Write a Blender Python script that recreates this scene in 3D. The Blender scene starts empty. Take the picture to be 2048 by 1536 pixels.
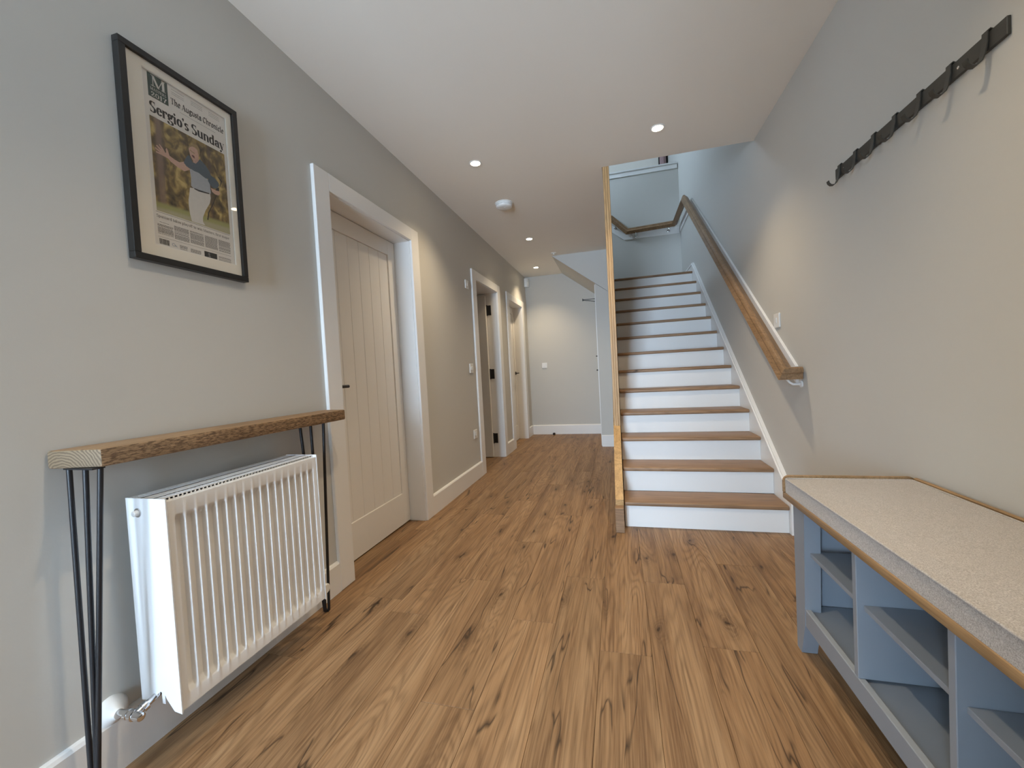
import bpy, bmesh, math, random
from mathutils import Vector, Matrix
random.seed(7)
R_ = math.radians
scene = bpy.context.scene
COL = scene.collection

# ------------------------------------------------------------------ camera, world, exposure
cam_d = bpy.data.cameras.new('camera')
cam = bpy.data.objects.new('camera', cam_d)
COL.objects.link(cam)
cam_d.sensor_width = 36.0
cam_d.lens = 815.78 / 2048 * 36.0
cam_d.clip_start = 0.02
_r = Vector((0.96624841, 0.25190133, -0.05394195))
_u = Vector((0.04422822, 0.04406987, 0.99804895))
_f = Vector((-0.25378708, 0.96674897, -0.03144129))
cam.matrix_world = Matrix(((_r.x, _u.x, -_f.x, 0), (_r.y, _u.y, -_f.y, 0), (_r.z, _u.z, -_f.z, 1.0886), (0, 0, 0, 1)))
scene.camera = cam

world = bpy.data.worlds.new('sky')
scene.world = world
world.use_nodes = True
bg = world.node_tree.nodes['Background']
bg.inputs['Color'].default_value = (0.60, 0.785, 1.0, 1)
bg.inputs['Strength'].default_value = 52.0
vs = scene.view_settings
vs.view_transform = 'Standard'
vs.look = 'None'
vs.gamma = 1.0
vs.use_curve_mapping = False
vs.exposure = 0.30
scene.cycles.max_bounces = 9
scene.cycles.diffuse_bounces = 6
scene.cycles.glossy_bounces = 3
scene.cycles.transparent_max_bounces = 8
scene.cycles.sample_clamp_indirect = 6.0

LAMP_W = 66.0          # each recessed downlight
LAMP_COL = (1.0, 0.80, 0.54)


def portal(name, loc, rot, sx, sy):
    l = bpy.data.lights.new(name, 'AREA')
    l.shape = 'RECTANGLE'
    l.size = sx
    l.size_y = sy
    l.cycles.is_portal = True
    o = bpy.data.objects.new(name, l)
    o.location = loc
    o.rotation_euler = rot
    COL.objects.link(o)
    return o


# ------------------------------------------------------------------ key dimensions (metres)
XL, XR = -1.453, 1.005        # hall walls
YF, YE = -2.8, 6.742         # front wall, end wall
H = 2.64                      # hall ceiling
UF = 2.95                     # upstairs floor
UC = 5.35                     # upstairs ceiling
YO = 3.33                     # edge of the stairwell opening
YP = 5.64                     # face of the pier and upper flight
RISE, GO, Y0 = 0.1731, 0.2428, 2.799
XS = 0.974                    # right end of treads

# ------------------------------------------------------------------ materials
MATS = {}


def nm(name):
    m = bpy.data.materials.new(name)
    m.use_nodes = True
    nt = m.node_tree
    return m, nt, nt.nodes['Principled BSDF']


class NT:
    """tiny node helper"""
    def __init__(s, nt):
        s.nt = nt

    def n(s, kind, **kw):
        x = s.nt.nodes.new(kind)
        for k, v in kw.items():
            if k.startswith('_'):
                setattr(x, k[1:], v)
        for k, v in kw.items():
            if not k.startswith('_'):
                x.inputs[int(k[1:]) if (k[0] == 'i' and k[1:].isdigit()) else k].default_value = v
        return x

    def l(s, a, ao, b, bi):
        s.nt.links.new(a.outputs[ao], b.inputs[bi])

    def math(s, op, a, b=None, c=None):
        x = s.nt.nodes.new('ShaderNodeMath')
        x.operation = op
        for i, v in enumerate((a, b, c)):
            if v is None:
                continue
            if isinstance(v, (int, float)):
                x.inputs[i].default_value = v
            else:
                s.nt.links.new(v, x.inputs[i])
        return x.outputs[0]

    def vmul(s, v, xyz, add=None):
        x = s.nt.nodes.new('ShaderNodeVectorMath')
        x.operation = 'MULTIPLY'
        s.nt.links.new(v, x.inputs[0])
        x.inputs[1].default_value = xyz
        o = x.outputs[0]
        if add is not None:
            y = s.nt.nodes.new('ShaderNodeVectorMath')
            y.operation = 'ADD'
            s.nt.links.new(o, y.inputs[0])
            s.nt.links.new(add, y.inputs[1])
            o = y.outputs[0]
        return o

    def noise(s, vec, scale=5, detail=3, rough=0.5, dist=0.0):
        x = s.nt.nodes.new('ShaderNodeTexNoise')
        s.nt.links.new(vec, x.inputs['Vector'])
        x.inputs['Scale'].default_value = scale
        x.inputs['Detail'].default_value = detail
        x.inputs['Roughness'].default_value = rough
        x.inputs['Distortion'].default_value = dist
        return x.outputs['Fac']

    def ramp(s, fac, stops, interp='LINEAR'):
        x = s.nt.nodes.new('ShaderNodeValToRGB')
        x.color_ramp.interpolation = interp
        e = x.color_ramp.elements
        while len(e) < len(stops):
            e.new(0.5)
        for el, (p, c) in zip(e, stops):
            el.position = p
            el.color = (*c, 1) if len(c) == 3 else c
        s.nt.links.new(fac, x.inputs[0])
        return x.outputs[0]

    def mix(s, fac, a, b, mode='MIX'):
        x = s.nt.nodes.new('ShaderNodeMix')
        x.data_type = 'RGBA'
        x.blend_type = mode
        for i, v in ((0, fac), (6, a), (7, b)):
            if isinstance(v, (int, float)):
                x.inputs[i].default_value = v
            elif isinstance(v, tuple):
                x.inputs[i].default_value = (*v, 1) if len(v) == 3 else v
            else:
                s.nt.links.new(v, x.inputs[i])
        return x.outputs[2]


def plain(name, col, rough=0.5, metal=0.0, var=0.03, vscale=8.0, bump=0.0, bscale=300.0, spec=0.5):
    m, nt, b = nm(name)
    t = NT(nt)
    tc = t.n('ShaderNodeTexCoord').outputs['Object']
    n = t.noise(tc, vscale, 3)
    c = t.mix(n, tuple(max(0, v * (1 - var)) for v in col), tuple(min(1, v * (1 + var)) for v in col))
    nt.links.new(c, b.inputs['Base Color'])
    b.inputs['Roughness'].default_value = rough
    b.inputs['Metallic'].default_value = metal
    b.inputs['Specular IOR Level'].default_value = spec
    if bump:
        bp = t.n('ShaderNodeBump', Strength=bump, Distance=0.002)
        nt.links.new(t.noise(tc, bscale, 2), bp.inputs['Height'])
        nt.links.new(bp.outputs[0], b.inputs['Normal'])
    MATS[name] = m
    return m


def wood(name, dark, mid, light, axis='Y', knots=0.6, grain=1.0, rough=0.45, cracks=1.0, spec=0.35, varl=0.2):
    """plank material: contour-line cathedral grain, fine pores, knots and checks; long axis = axis of the object"""
    m, nt, b = nm(name)
    t = NT(nt)
    tc = t.n('ShaderNodeTexCoord').outputs['Object']
    sep = t.n('ShaderNodeSeparateXYZ')
    nt.links.new(tc, sep.inputs[0])
    comb = t.n('ShaderNodeCombineXYZ')
    order = {'Y': 'XYZ', 'X': 'YXZ', 'Z': 'XZY'}[axis]
    for i, a in enumerate(order):
        nt.links.new(sep.outputs[a], comb.inputs[i])
    oi = t.n('ShaderNodeObjectInfo')
    rnd = oi.outputs['Random']
    off = t.n('ShaderNodeCombineXYZ')
    nt.links.new(t.math('MULTIPLY', rnd, 37.0), off.inputs[0])
    nt.links.new(t.math('MULTIPLY', rnd, 91.0), off.inputs[1])
    nt.links.new(t.math('MULTIPLY', rnd, 53.0), off.inputs[2])
    o = off.outputs[0]
    v0 = comb.outputs[0]
    # broad tone
    broad = t.noise(t.vmul(v0, (13.0, 0.75, 13.0), o), 1.0, 4, 0.6, 0.35)
    tone = t.ramp(broad, [(0.30, dark), (0.5, mid), (0.72, light)])
    # per-plank tone
    hsv = t.n('ShaderNodeHueSaturation')
    nt.links.new(tone, hsv.inputs['Color'])
    nt.links.new(t.math('ADD', 1.0 - varl / 2, t.math('MULTIPLY', rnd, varl)), hsv.inputs['Value'])
    hsv.inputs['Saturation'].default_value = 1.0
    c = hsv.outputs[0]
    # cathedral grain: contour lines of a stretched noise
    cat = t.noise(t.vmul(v0, (5.2, 0.62, 5.2), o), 1.0, 2, 0.45, 0.5)
    ln = t.math('SINE', t.math('MULTIPLY', cat, 150.0 * grain))
    ln2 = t.math('MULTIPLY', t.math('ADD', ln, 1.0), 0.5)
    lnmask = t.math('MULTIPLY', t.math('POWER', ln2, 2.0), 0.42)
    c = t.mix(lnmask, c, tuple(v * 0.62 for v in dark))
    # fine fibre
    fib = t.noise(t.vmul(v0, (210.0, 5.0, 210.0), o), 1.0, 3, 0.65)
    c = t.mix(t.ramp(fib, [(0.40, (0, 0, 0)), (0.66, (0.34, 0.34, 0.34))]), c, tuple(v * 1.22 for v in light))
    fib2 = t.noise(t.vmul(v0, (120.0, 2.5, 120.0), o), 1.0, 2, 0.6)
    c = t.mix(t.ramp(fib2, [(0.50, (0, 0, 0)), (0.72, (0.55, 0.55, 0.55))]), c, tuple(v * 0.6 for v in dark))
    # knots
    if knots > 0:
        wob = t.n('ShaderNodeTexNoise')
        nt.links.new(t.vmul(v0, (9, 5, 9), o), wob.inputs['Vector'])
        wob.inputs['Scale'].default_value = 1.6
        kv = t.n('ShaderNodeVectorMath', _operation='ADD')
        nt.links.new(t.vmul(v0, (6.0, 2.3, 6.0), o), kv.inputs[0])
        nt.links.new(t.vmul(wob.outputs['Color'], (0.35, 0.35, 0.0)), kv.inputs[1])
        vor = t.n('ShaderNodeTexVoronoi', Scale=1.0, _feature='F1', _voronoi_dimensions='2D')
        nt.links.new(kv.outputs[0], vor.inputs['Vector'])
        sc = t.n('ShaderNodeSeparateColor')
        nt.links.new(vor.outputs['Color'], sc.inputs[0])
        on = t.math('GREATER_THAN', sc.outputs[0], 1.0 - knots)
        d = vor.outputs['Distance']
        halo = t.ramp(d, [(0.02, (1, 1, 1)), (0.30, (0, 0, 0))])
        core = t.ramp(d, [(0.025, (1, 1, 1)), (0.06, (0, 0, 0))])
        rings = t.math('MULTIPLY', t.math('ADD', t.math('SINE', t.math('MULTIPLY', d, 120.0)), 1.0), 0.5)
        hm = t.math('MULTIPLY', t.math('MULTIPLY', halo, on), t.math('ADD', 0.35, t.math('MULTIPLY', rings, 0.35)))
        c = t.mix(hm, c, tuple(v * 0.55 for v in dark))
        c = t.mix(t.math('MULTIPLY', core, t.math('MULTIPLY', on, 0.8)), c, tuple(v * 0.22 for v in dark))
    if cracks > 0:
        cr = t.noise(t.vmul(v0, (8.0, 0.9, 8.0), o), 1.0, 3, 0.5, 0.2)
        lm = t.ramp(t.math('ABSOLUTE', t.math('SUBTRACT', cr, 0.47)), [(0.0, (1, 1, 1)), (0.010, (0, 0, 0))])
        mk = t.ramp(t.noise(t.vmul(v0, (9.0, 2.0, 9.0), o), 1.3, 2), [(0.50, (0, 0, 0)), (0.58, (1, 1, 1))])
        c = t.mix(t.math('MULTIPLY', t.math('MULTIPLY', lm, mk), 0.9 * cracks), c, tuple(v * 0.14 for v in dark))
    nt.links.new(c, b.inputs['Base Color'])
    b.inputs['Specular IOR Level'].default_value = spec
    nt.links.new(t.math('ADD', rough - 0.06, t.math('MULTIPLY', fib, 0.14)), b.inputs['Roughness'])
    bp = t.n('ShaderNodeBump', Strength=0.25, Distance=0.0008)
    nt.links.new(t.math('SUBTRACT', fib, t.math('MULTIPLY', ln2, 0.4)), bp.inputs['Height'])
    nt.links.new(bp.outputs[0], b.inputs['Normal'])
    MATS[name] = m
    return m


def build_materials():
    plain('wall_paint', (0.580, 0.571, 0.538), 0.85, var=0.012, vscale=3, bump=0.06, bscale=220, spec=0.2)
    plain('ceiling_paint', (0.85, 0.815, 0.75), 0.9, var=0.01, vscale=2, bump=0.04, bscale=200, spec=0.15)
    plain('white_gloss', (0.80, 0.795, 0.78), 0.34, var=0.01, vscale=6)
    plain('door_paint', (0.76, 0.735, 0.695), 0.42, var=0.012, vscale=5)
    plain('radiator_white', (0.78, 0.785, 0.79), 0.3, var=0.008)
    plain('white_plastic', (0.80, 0.80, 0.78), 0.35, var=0.01)
    plain('black_metal', (0.012, 0.012, 0.014), 0.42, var=0.1, vscale=40)
    plain('frame_black', (0.014, 0.013, 0.012), 0.35, var=0.15, vscale=30)
    plain('hook_iron', (0.052, 0.050, 0.043), 0.5, var=0.15, vscale=50, bump=0.1, bscale=400)
    plain('chrome', (0.72, 0.72, 0.73), 0.14, metal=1.0, var=0.02)
    plain('bench_paint', (0.250, 0.280, 0.318), 0.5, var=0.02, vscale=12)
    plain('mat_board', (0.88, 0.845, 0.765), 0.9, var=0.01, vscale=60)
    plain('bevel_white', (0.9, 0.89, 0.86), 0.8, var=0.01)
    plain('newsprint', (0.78, 0.755, 0.715), 0.9, var=0.03, vscale=60)
    plain('ink', (0.020, 0.019, 0.018), 0.8, var=0.1, vscale=200)
    plain('ink_soft', (0.16, 0.15, 0.145), 0.9, var=0.25, vscale=400)
    plain('masters_green', (0.018, 0.050, 0.036), 0.8, var=0.1, vscale=60)
    plain('print_white', (0.68, 0.66, 0.62), 0.9, var=0.02, vscale=80)
    plain('print_skin', (0.62, 0.40, 0.305), 0.9, var=0.14, vscale=160)
    plain('print_hair', (0.36, 0.255, 0.125), 0.9, var=0.3, vscale=260)
    plain('print_shirt', (0.42, 0.455, 0.50), 0.9, var=0.12, vscale=120)
    plain('print_navy', (0.085, 0.12, 0.155), 0.9, var=0.3, vscale=160)
    plain('print_trousers', (0.70, 0.685, 0.65), 0.9, var=0.07, vscale=90)
    plain('print_dark', (0.03, 0.028, 0.025), 0.9, var=0.2, vscale=100)
    plain('print_mouth', (0.16, 0.05, 0.04), 0.9, var=0.2, vscale=100)
    plain('robe_pink', (0.40, 0.27, 0.275), 0.9, var=0.25, vscale=45)
    plain('robe_dark', (0.022, 0.020, 0.016), 0.8, var=0.2, vscale=20)
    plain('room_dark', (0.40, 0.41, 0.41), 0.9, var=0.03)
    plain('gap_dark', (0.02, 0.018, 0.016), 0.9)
    wood('oak_floor', (0.145, 0.073, 0.031), (0.255, 0.145, 0.069), (0.345, 0.217, 0.115), 'Y', 0.42, 1.0, 0.46, 1.0, 0.32, 0.26)
    wood('oak_tread', (0.225, 0.130, 0.070), (0.30, 0.180, 0.100), (0.36, 0.225, 0.130), 'X', 0.10, 0.9, 0.45, 0.1)
    wood('oak_rail', (0.205, 0.120, 0.058), (0.275, 0.165, 0.085), (0.33, 0.205, 0.112), 'Y', 0.0, 0.6, 0.42, 0.0)
    wood('oak_post', (0.40, 0.235, 0.100), (0.50, 0.305, 0.140), (0.58, 0.38, 0.19), 'Z', 0.0, 0.6, 0.42, 0.0)
    wood('oak_string', (0.36, 0.205, 0.080), (0.43, 0.255, 0.105), (0.48, 0.30, 0.13), 'Y', 0.0, 0.6, 0.4, 0.0)
    wood('oak_bench', (0.24, 0.145, 0.068), (0.31, 0.195, 0.098), (0.37, 0.24, 0.125), 'Y', 0.0, 0.7, 0.5, 0.0)
    # rustic shelf timber: rough sawn edge
    m = wood('shelf_timber', (0.20, 0.120, 0.062), (0.29, 0.182, 0.098), (0.37, 0.245, 0.140), 'Y', 0.0, 0.9, 0.6, 0.4)
    nt = m.node_tree
    t = NT(nt)
    tc = t.n('ShaderNodeTexCoord').outputs['Object']
    saw = t.noise(t.vmul(tc, (160, 48, 230)), 1.0, 4, 0.7)
    b = nt.nodes['Principled BSDF']
    old = b.inputs['Base Color'].links[0].from_socket
    geo = t.n('ShaderNodeNewGeometry')
    sp = t.n('ShaderNodeSeparateXYZ')
    nt.links.new(geo.outputs['Normal'], sp.inputs[0])
    side = t.ramp(t.math('ABSOLUTE', sp.outputs['X']), [(0.5, (0, 0, 0)), (0.8, (1, 1, 1))])
    k = t.math('MULTIPLY', side, t.ramp(saw, [(0.45, (0, 0, 0)), (0.57, (0.85, 0.85, 0.85))]))
    nt.links.new(t.mix(k, old, (0.075, 0.042, 0.022)), b.inputs['Base Color'])
    # end grain of the shelf: growth rings
    m, nt, b = nm('shelf_end_grain')
    t = NT(nt)
    tc = t.n('ShaderNodeTexCoord').outputs['Object']
    wv = t.n('ShaderNodeTexWave', _wave_type='RINGS', _rings_direction='Y', Scale=42.0, Distortion=4.0, Detail=3.0)
    wv.inputs['Detail Scale'].default_value = 1.2
    mp = t.n('ShaderNodeMapping')
    mp.inputs['Location'].default_value = (0.03, 0.0, 0.05)
    nt.links.new(tc, mp.inputs[0])
    nt.links.new(mp.outputs[0], wv.inputs['Vector'])
    nt.links.new(t.ramp(wv.outputs['Fac'], [(0.1, (0.25, 0.18, 0.108)), (0.9, (0.135, 0.092, 0.053))]), b.inputs['Base Color'])
    b.inputs['Roughness'].default_value = 0.7
    MATS['shelf_end_grain'] = m
    # cushion fabric
    m, nt, b = nm('cushion_fabric')
    t = NT(nt)
    tc = t.n('ShaderNodeTexCoord').outputs['Object']
    w1 = t.noise(t.vmul(tc, (420, 420, 420)), 1.0, 3, 0.75)
    w2 = t.noise(t.vmul(tc, (130, 60, 130)), 1.0, 3, 0.7)
    c = t.ramp(w1, [(0.32, (0.225, 0.205, 0.19)), (0.52, (0.43, 0.40, 0.375)), (0.7, (0.60, 0.575, 0.545))])
    c = t.mix(t.ramp(w2, [(0.4, (0, 0, 0)), (0.7, (0.4, 0.4, 0.4))]), c, (0.30, 0.275, 0.255))
    nt.links.new(c, b.inputs['Base Color'])
    b.inputs['Roughness'].default_value = 0.95
    b.inputs['Sheen Weight'].default_value = 0.25
    bp = t.n('ShaderNodeBump', Strength=0.6, Distance=0.0015)
    nt.links.new(w1, bp.inputs['Height'])
    nt.links.new(bp.outputs[0], b.inputs['Normal'])
    MATS['cushion_fabric'] = m
    # printed photograph: soft-focus woodland over a strip of grass (flat print)
    m, nt, b = nm('print_photo')
    t = NT(nt)
    tc = t.n('ShaderNodeTexCoord').outputs['Object']
    sep = t.n('ShaderNodeSeparateXYZ')
    nt.links.new(tc, sep.inputs[0])
    n1 = t.noise(t.vmul(tc, (34, 34, 24)), 1.0, 3, 0.5, 0.4)
    c = t.ramp(n1, [(0.30, (0.050, 0.036, 0.017)), (0.46, (0.165, 0.115, 0.044)), (0.56, (0.34, 0.245, 0.080)), (0.68, (0.60, 0.46, 0.18))])
    trunk = t.noise(t.vmul(tc, (30, 30, 2.2)), 1.0, 2, 0.5)
    c = t.mix(t.ramp(trunk, [(0.54, (0, 0, 0)), (0.66, (0.7, 0.7, 0.7))]), c, (0.115, 0.078, 0.058))
    # a pale pine trunk at the left of the print
    px = t.math('ABSOLUTE', t.math('SUBTRACT', sep.outputs['Y'], 0.040))
    c = t.mix(t.ramp(px, [(0.006, (0.75, 0.75, 0.75)), (0.013, (0, 0, 0))]), c, (0.26, 0.185, 0.145))
    gz = t.math('SUBTRACT', sep.outputs['Z'], t.math('MULTIPLY', sep.outputs['Y'], 0.05))
    g1 = t.ramp(gz, [(0.139, (1, 1, 1)), (0.149, (0, 0, 0))])
    c = t.mix(g1, c, (0.36, 0.36, 0.145))
    g2 = t.ramp(gz, [(0.122, (1, 1, 1)), (0.131, (0, 0, 0))])
    c = t.mix(g2, c, (0.44, 0.42, 0.27))
    nt.links.new(c, b.inputs['Base Color'])
    b.inputs['Roughness'].default_value = 0.85
    MATS['print_photo'] = m
    # picture and window glass: clear with a Fresnel reflection
    for name, ior in (('picture_glass', 1.5), ('window_glass', 1.45)):
        m = bpy.data.materials.new(name)
        m.use_nodes = True
        nt = m.node_tree
        nt.nodes.clear()
        t = NT(nt)
        out = t.n('ShaderNodeOutputMaterial')
        tr = t.n('ShaderNodeBsdfTransparent')
        gl = t.n('ShaderNodeBsdfGlossy', Roughness=0.02)
        lw = t.n('ShaderNodeLayerWeight', Blend=0.5)          # Schlick reflectance, the same from either side of the pane
        f0 = ((ior - 1) / (ior + 1)) ** 2
        fr = t.math('ADD', f0, t.math('MULTIPLY', t.math('POWER', lw.outputs['Facing'], 5.0), 1 - f0))
        mx = t.n('ShaderNodeMixShader')
        nt.links.new(fr, mx.inputs[0])
        t.l(tr, 0, mx, 1)
        t.l(gl, 0, mx, 2)
        t.l(mx, 0, out, 0)
        MATS[name] = m
    # lamp lens
    m = bpy.data.materials.new('lamp_lens')
    m.use_nodes = True
    nt = m.node_tree
    b = nt.nodes['Principled BSDF']
    b.inputs['Base Color'].default_value = (0.9, 0.85, 0.75, 1)
    b.inputs['Emission Color'].default_value = (1.0, 0.80, 0.50, 1)
    b.inputs['Emission Strength'].default_value = 30.0
    MATS['lamp_lens'] = m


build_materials()

# ------------------------------------------------------------------ mesh helpers


def B():
    return bmesh.new()


def box(bm, x0, x1, y0, y1, z0, z1, bev=0.0, seg=1):
    x0, x1 = min(x0, x1), max(x0, x1)
    y0, y1 = min(y0, y1), max(y0, y1)
    z0, z1 = min(z0, z1), max(z0, z1)
    r = bmesh.ops.create_cube(bm, size=1.0)
    vs_ = r['verts']
    for v in vs_:
        v.co = Vector((x0 + (v.co.x + .5) * (x1 - x0), y0 + (v.co.y + .5) * (y1 - y0), z0 + (v.co.z + .5) * (z1 - z0)))
    if bev > 0:
        es = list({e for v in vs_ for e in v.link_edges})
        bmesh.ops.bevel(bm, geom=es, offset=bev, segments=seg, profile=0.5, affect='EDGES')
    return bm


def prism(bm, pts, axis, a, b):
    """extrude a 2-D polygon along an axis: axis 'X' pts=(y,z), 'Y' pts=(x,z), 'Z' pts=(x,y)"""
    def P(p, t):
        return {'X': (t, p[0], p[1]), 'Y': (p[0], t, p[1]), 'Z': (p[0], p[1], t)}[axis]
    A_ = [bm.verts.new(P(p, a)) for p in pts]
    B_ = [bm.verts.new(P(p, b)) for p in pts]
    n = len(pts)
    fs = [bm.faces.new(A_), bm.faces.new(B_[::-1])]
    for i in range(n):
        fs.append(bm.faces.new((A_[i], B_[i], B_[(i + 1) % n], A_[(i + 1) % n])))
    bmesh.ops.recalc_face_normals(bm, faces=fs)
    return bm


def tube(bm, pts, r, seg=10, caps=True):
    pts = [Vector(p) for p in pts]
    rings = []
    up = Vector((0, 0, 1))
    prev = None
    for i, p in enumerate(pts):
        d = (pts[min(i + 1, len(pts) - 1)] - pts[max(i - 1, 0)]).normalized()
        if prev is None:
            a = d.orthogonal().normalized()
        else:
            a = (prev - d * prev.dot(d)).normalized()
        prev = a
        b_ = d.cross(a)
        rr = r[i] if isinstance(r, (list, tuple)) else r
        rings.append([bm.verts.new(p + a * (rr * math.cos(2 * math.pi * k / seg)) + b_ * (rr * math.sin(2 * math.pi * k / seg))) for k in range(seg)])
    fs = []
    for q, w in zip(rings, rings[1:]):
        for k in range(seg):
            fs.append(bm.faces.new((q[k], q[(k + 1) % seg], w[(k + 1) % seg], w[k])))
    if caps:
        fs.append(bm.faces.new(rings[0][::-1]))
        fs.append(bm.faces.new(rings[-1]))
    bmesh.ops.recalc_face_normals(bm, faces=fs)
    return bm


def lathe(bm, c, axis, prof, seg=24):
    """prof: list of (distance along axis, radius); axis a unit vector"""
    c = Vector(c)
    d = Vector(axis).normalized()
    a = d.orthogonal().normalized()
    b_ = d.cross(a)
    rings = []
    for t_, r in prof:
        r = max(r, 0.0002)
        rings.append([bm.verts.new(c + d * t_ + a * (r * math.cos(2 * math.pi * k / seg)) + b_ * (r * math.sin(2 * math.pi * k / seg))) for k in range(seg)])
    fs = []
    for q, w in zip(rings, rings[1:]):
        for k in range(seg):
            fs.append(bm.faces.new((q[k], q[(k + 1) % seg], w[(k + 1) % seg], w[k])))
    fs.append(bm.faces.new(rings[0][::-1]))
    fs.append(bm.faces.new(rings[-1]))
    bmesh.ops.recalc_face_normals(bm, faces=fs)
    return bm


def wpos(o):
    p = Vector((0, 0, 0))
    while o is not None:
        p += o.location
        o = o.parent
    return p


def obj(name, bm, mat, parent=None, smooth=None, origin=None, kind=None, label=None):
    """link the bmesh (world coordinates) as one mesh object, origin at `origin` (default: its parent's)"""
    org = Vector(origin) if origin is not None else (wpos(parent) if parent else Vector((0, 0, 0)))
    bmesh.ops.translate(bm, vec=-org, verts=bm.verts)
    me = bpy.data.meshes.new(name)
    bm.to_mesh(me)
    bm.free()
    mats = mat if isinstance(mat, (list, tuple)) else [mat]
    for k in mats:
        me.materials.append(MATS[k])
    if smooth is not None:
        me.shade_smooth()
        try:
            me.set_sharp_from_angle(angle=R_(smooth))
        except Exception:
            pass
    o = bpy.data.objects.new(name, me)
    COL.objects.link(o)
    if parent:
        o.parent = parent
        o.location = org - wpos(parent)
    else:
        o.location = org
    if kind:
        o['kind'] = kind
    if label:
        o['label'] = label
    return o


def thing(name, label, cat, loc, group=None, kind=None):
    o = bpy.data.objects.new(name, None)
    o.empty_display_size = 0.05
    COL.objects.link(o)
    o.location = loc
    tag(o, label, cat, group, kind)
    return o


def tag(o, label=None, cat=None, group=None, kind=None):
    if label:
        o['label'] = label
    if cat:
        o['category'] = cat
    if group:
        o['group'] = group
    if kind:
        o['kind'] = kind
    return o


def struct(name, bm, mat, label, cat, smooth=None):
    return tag(obj(name, bm, mat, smooth=smooth), label, cat, kind='structure')


def copy_tree(root, loc, label=None):
    r = root.copy()
    COL.objects.link(r)
    r.location = loc
    if label:
        r['label'] = label
    for ch in root.children:
        c = ch.copy()
        COL.objects.link(c)
        c.parent = r
        for g in ch.children:
            d = g.copy()
            COL.objects.link(d)
            d.parent = c
    return r


# ------------------------------------------------------------------ room shell
DOORS = [(1.885, 2.765), (4.178, 4.984), (5.544, 6.34)]   # clear openings in the left wall
ARCH = [(1.772, 2.878), (4.062, 5.098), (5.428, 6.455)]   # architrave outer edges
DH = 2.09

bm = B()
WT = 0.25
ys = [-0.8] + [v for d in DOORS for v in d] + [YE + 0.25]
for i in range(0, len(ys), 2):
    box(bm, XL - WT, XL, ys[i], ys[i + 1], -0.02, H)
for a, b_ in DOORS:
    box(bm, XL - WT, XL, a, b_, DH, H)
struct('wall_left', bm, 'wall_paint', 'grey painted left wall of the hall with three doorways', 'wall')

bm = B()
box(bm, XR, XR + 0.2, YF - 0.2, 8.05, -0.02, UC)
struct('wall_right', bm, 'wall_paint', 'grey painted right wall running up beside the stairs', 'wall')

bm = B()
box(bm, XL - WT, XR, YE, YE + 0.1, -0.02, 4.035)
struct('wall_end', bm, 'wall_paint', 'pale grey end wall behind the hall and the stair landing', 'wall')

# front wall; unseen glazed opening added behind the camera to let daylight in
XP = -2.3                     # left wall of the added porch
WX0, WX1, WZ0, WZ1 = -1.75, -0.55, 0.40, 2.25
bm = B()
box(bm, XP - 0.1, WX0, YF - 0.2, YF, -0.02, H)
box(bm, WX1, XR, YF - 0.2, YF, -0.02, H)
box(bm, WX0, WX1, YF - 0.2, YF, WZ1, H)
box(bm, WX0, WX1, YF - 0.2, YF, -0.02, WZ0)
struct('wall_front', bm, 'wall_paint', 'front wall with the added glazed entrance screen', 'wall')
bm = B()  # unseen porch walls, added to narrow the daylight reaching the hall
box(bm, XP, -1.39, -0.90, -0.80, 0, H)
box(bm, -1.39, -0.30, -0.90, -0.80, 2.30, H)
box(bm, -0.30, XR, -0.90, -0.80, 0, H)
box(bm, XP - 0.1, XP, YF, -0.80, -0.02, H)
struct('wall_porch_added', bm, 'wall_paint', 'unseen porch partition added behind the camera to shape the daylight', 'wall')
win = thing('added_window_1', 'unseen glazed entrance screen added to let daylight into the hall', 'window', (WX0, YF - 0.1, WZ0), kind='structure')  # unseen glazing, added where the hall daylight should come from
bm = B()
for x in (WX0, (WX0 + WX1) / 2 - 0.03, WX1 - 0.06):
    box(bm, x, x + 0.06, YF - 0.14, YF - 0.07, WZ0, WZ1, 0.004)
for z in (WZ0, WZ1 - 0.06):
    box(bm, WX0 + 0.06, WX1 - 0.06, YF - 0.138, YF - 0.072, z, z + 0.06)
obj('window_frame', bm, 'white_gloss', win)
for x0, x1 in ((WX0 + 0.06, (WX0 + WX1) / 2 - 0.03), ((WX0 + WX1) / 2 + 0.03, WX1 - 0.06)):
    bm = B()
    box(bm, x0, x1, YF - 0.11, YF - 0.104, WZ0 + 0.06, WZ1 - 0.06)
    obj('pane', bm, 'window_glass', win)
portal('daylight_portal', ((WX0 + WX1) / 2, YF - 0.16, (WZ0 + WZ1) / 2), (R_(90), 0, 0), WX1 - WX0, WZ1 - WZ0)

# ceiling slab (with the floor above)
bm = B()
box(bm, XP - 0.1, XR, YF - 0.2, YO, H, UF)
box(bm, XL - WT, -0.056, YO, YP, H, UF)
box(bm, XL - WT, -0.82, YP, YE, H, UF)
struct('ceiling', bm, 'ceiling_paint', 'smooth off-white ceiling over the hall with stairwell opening', 'ceiling')

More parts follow.
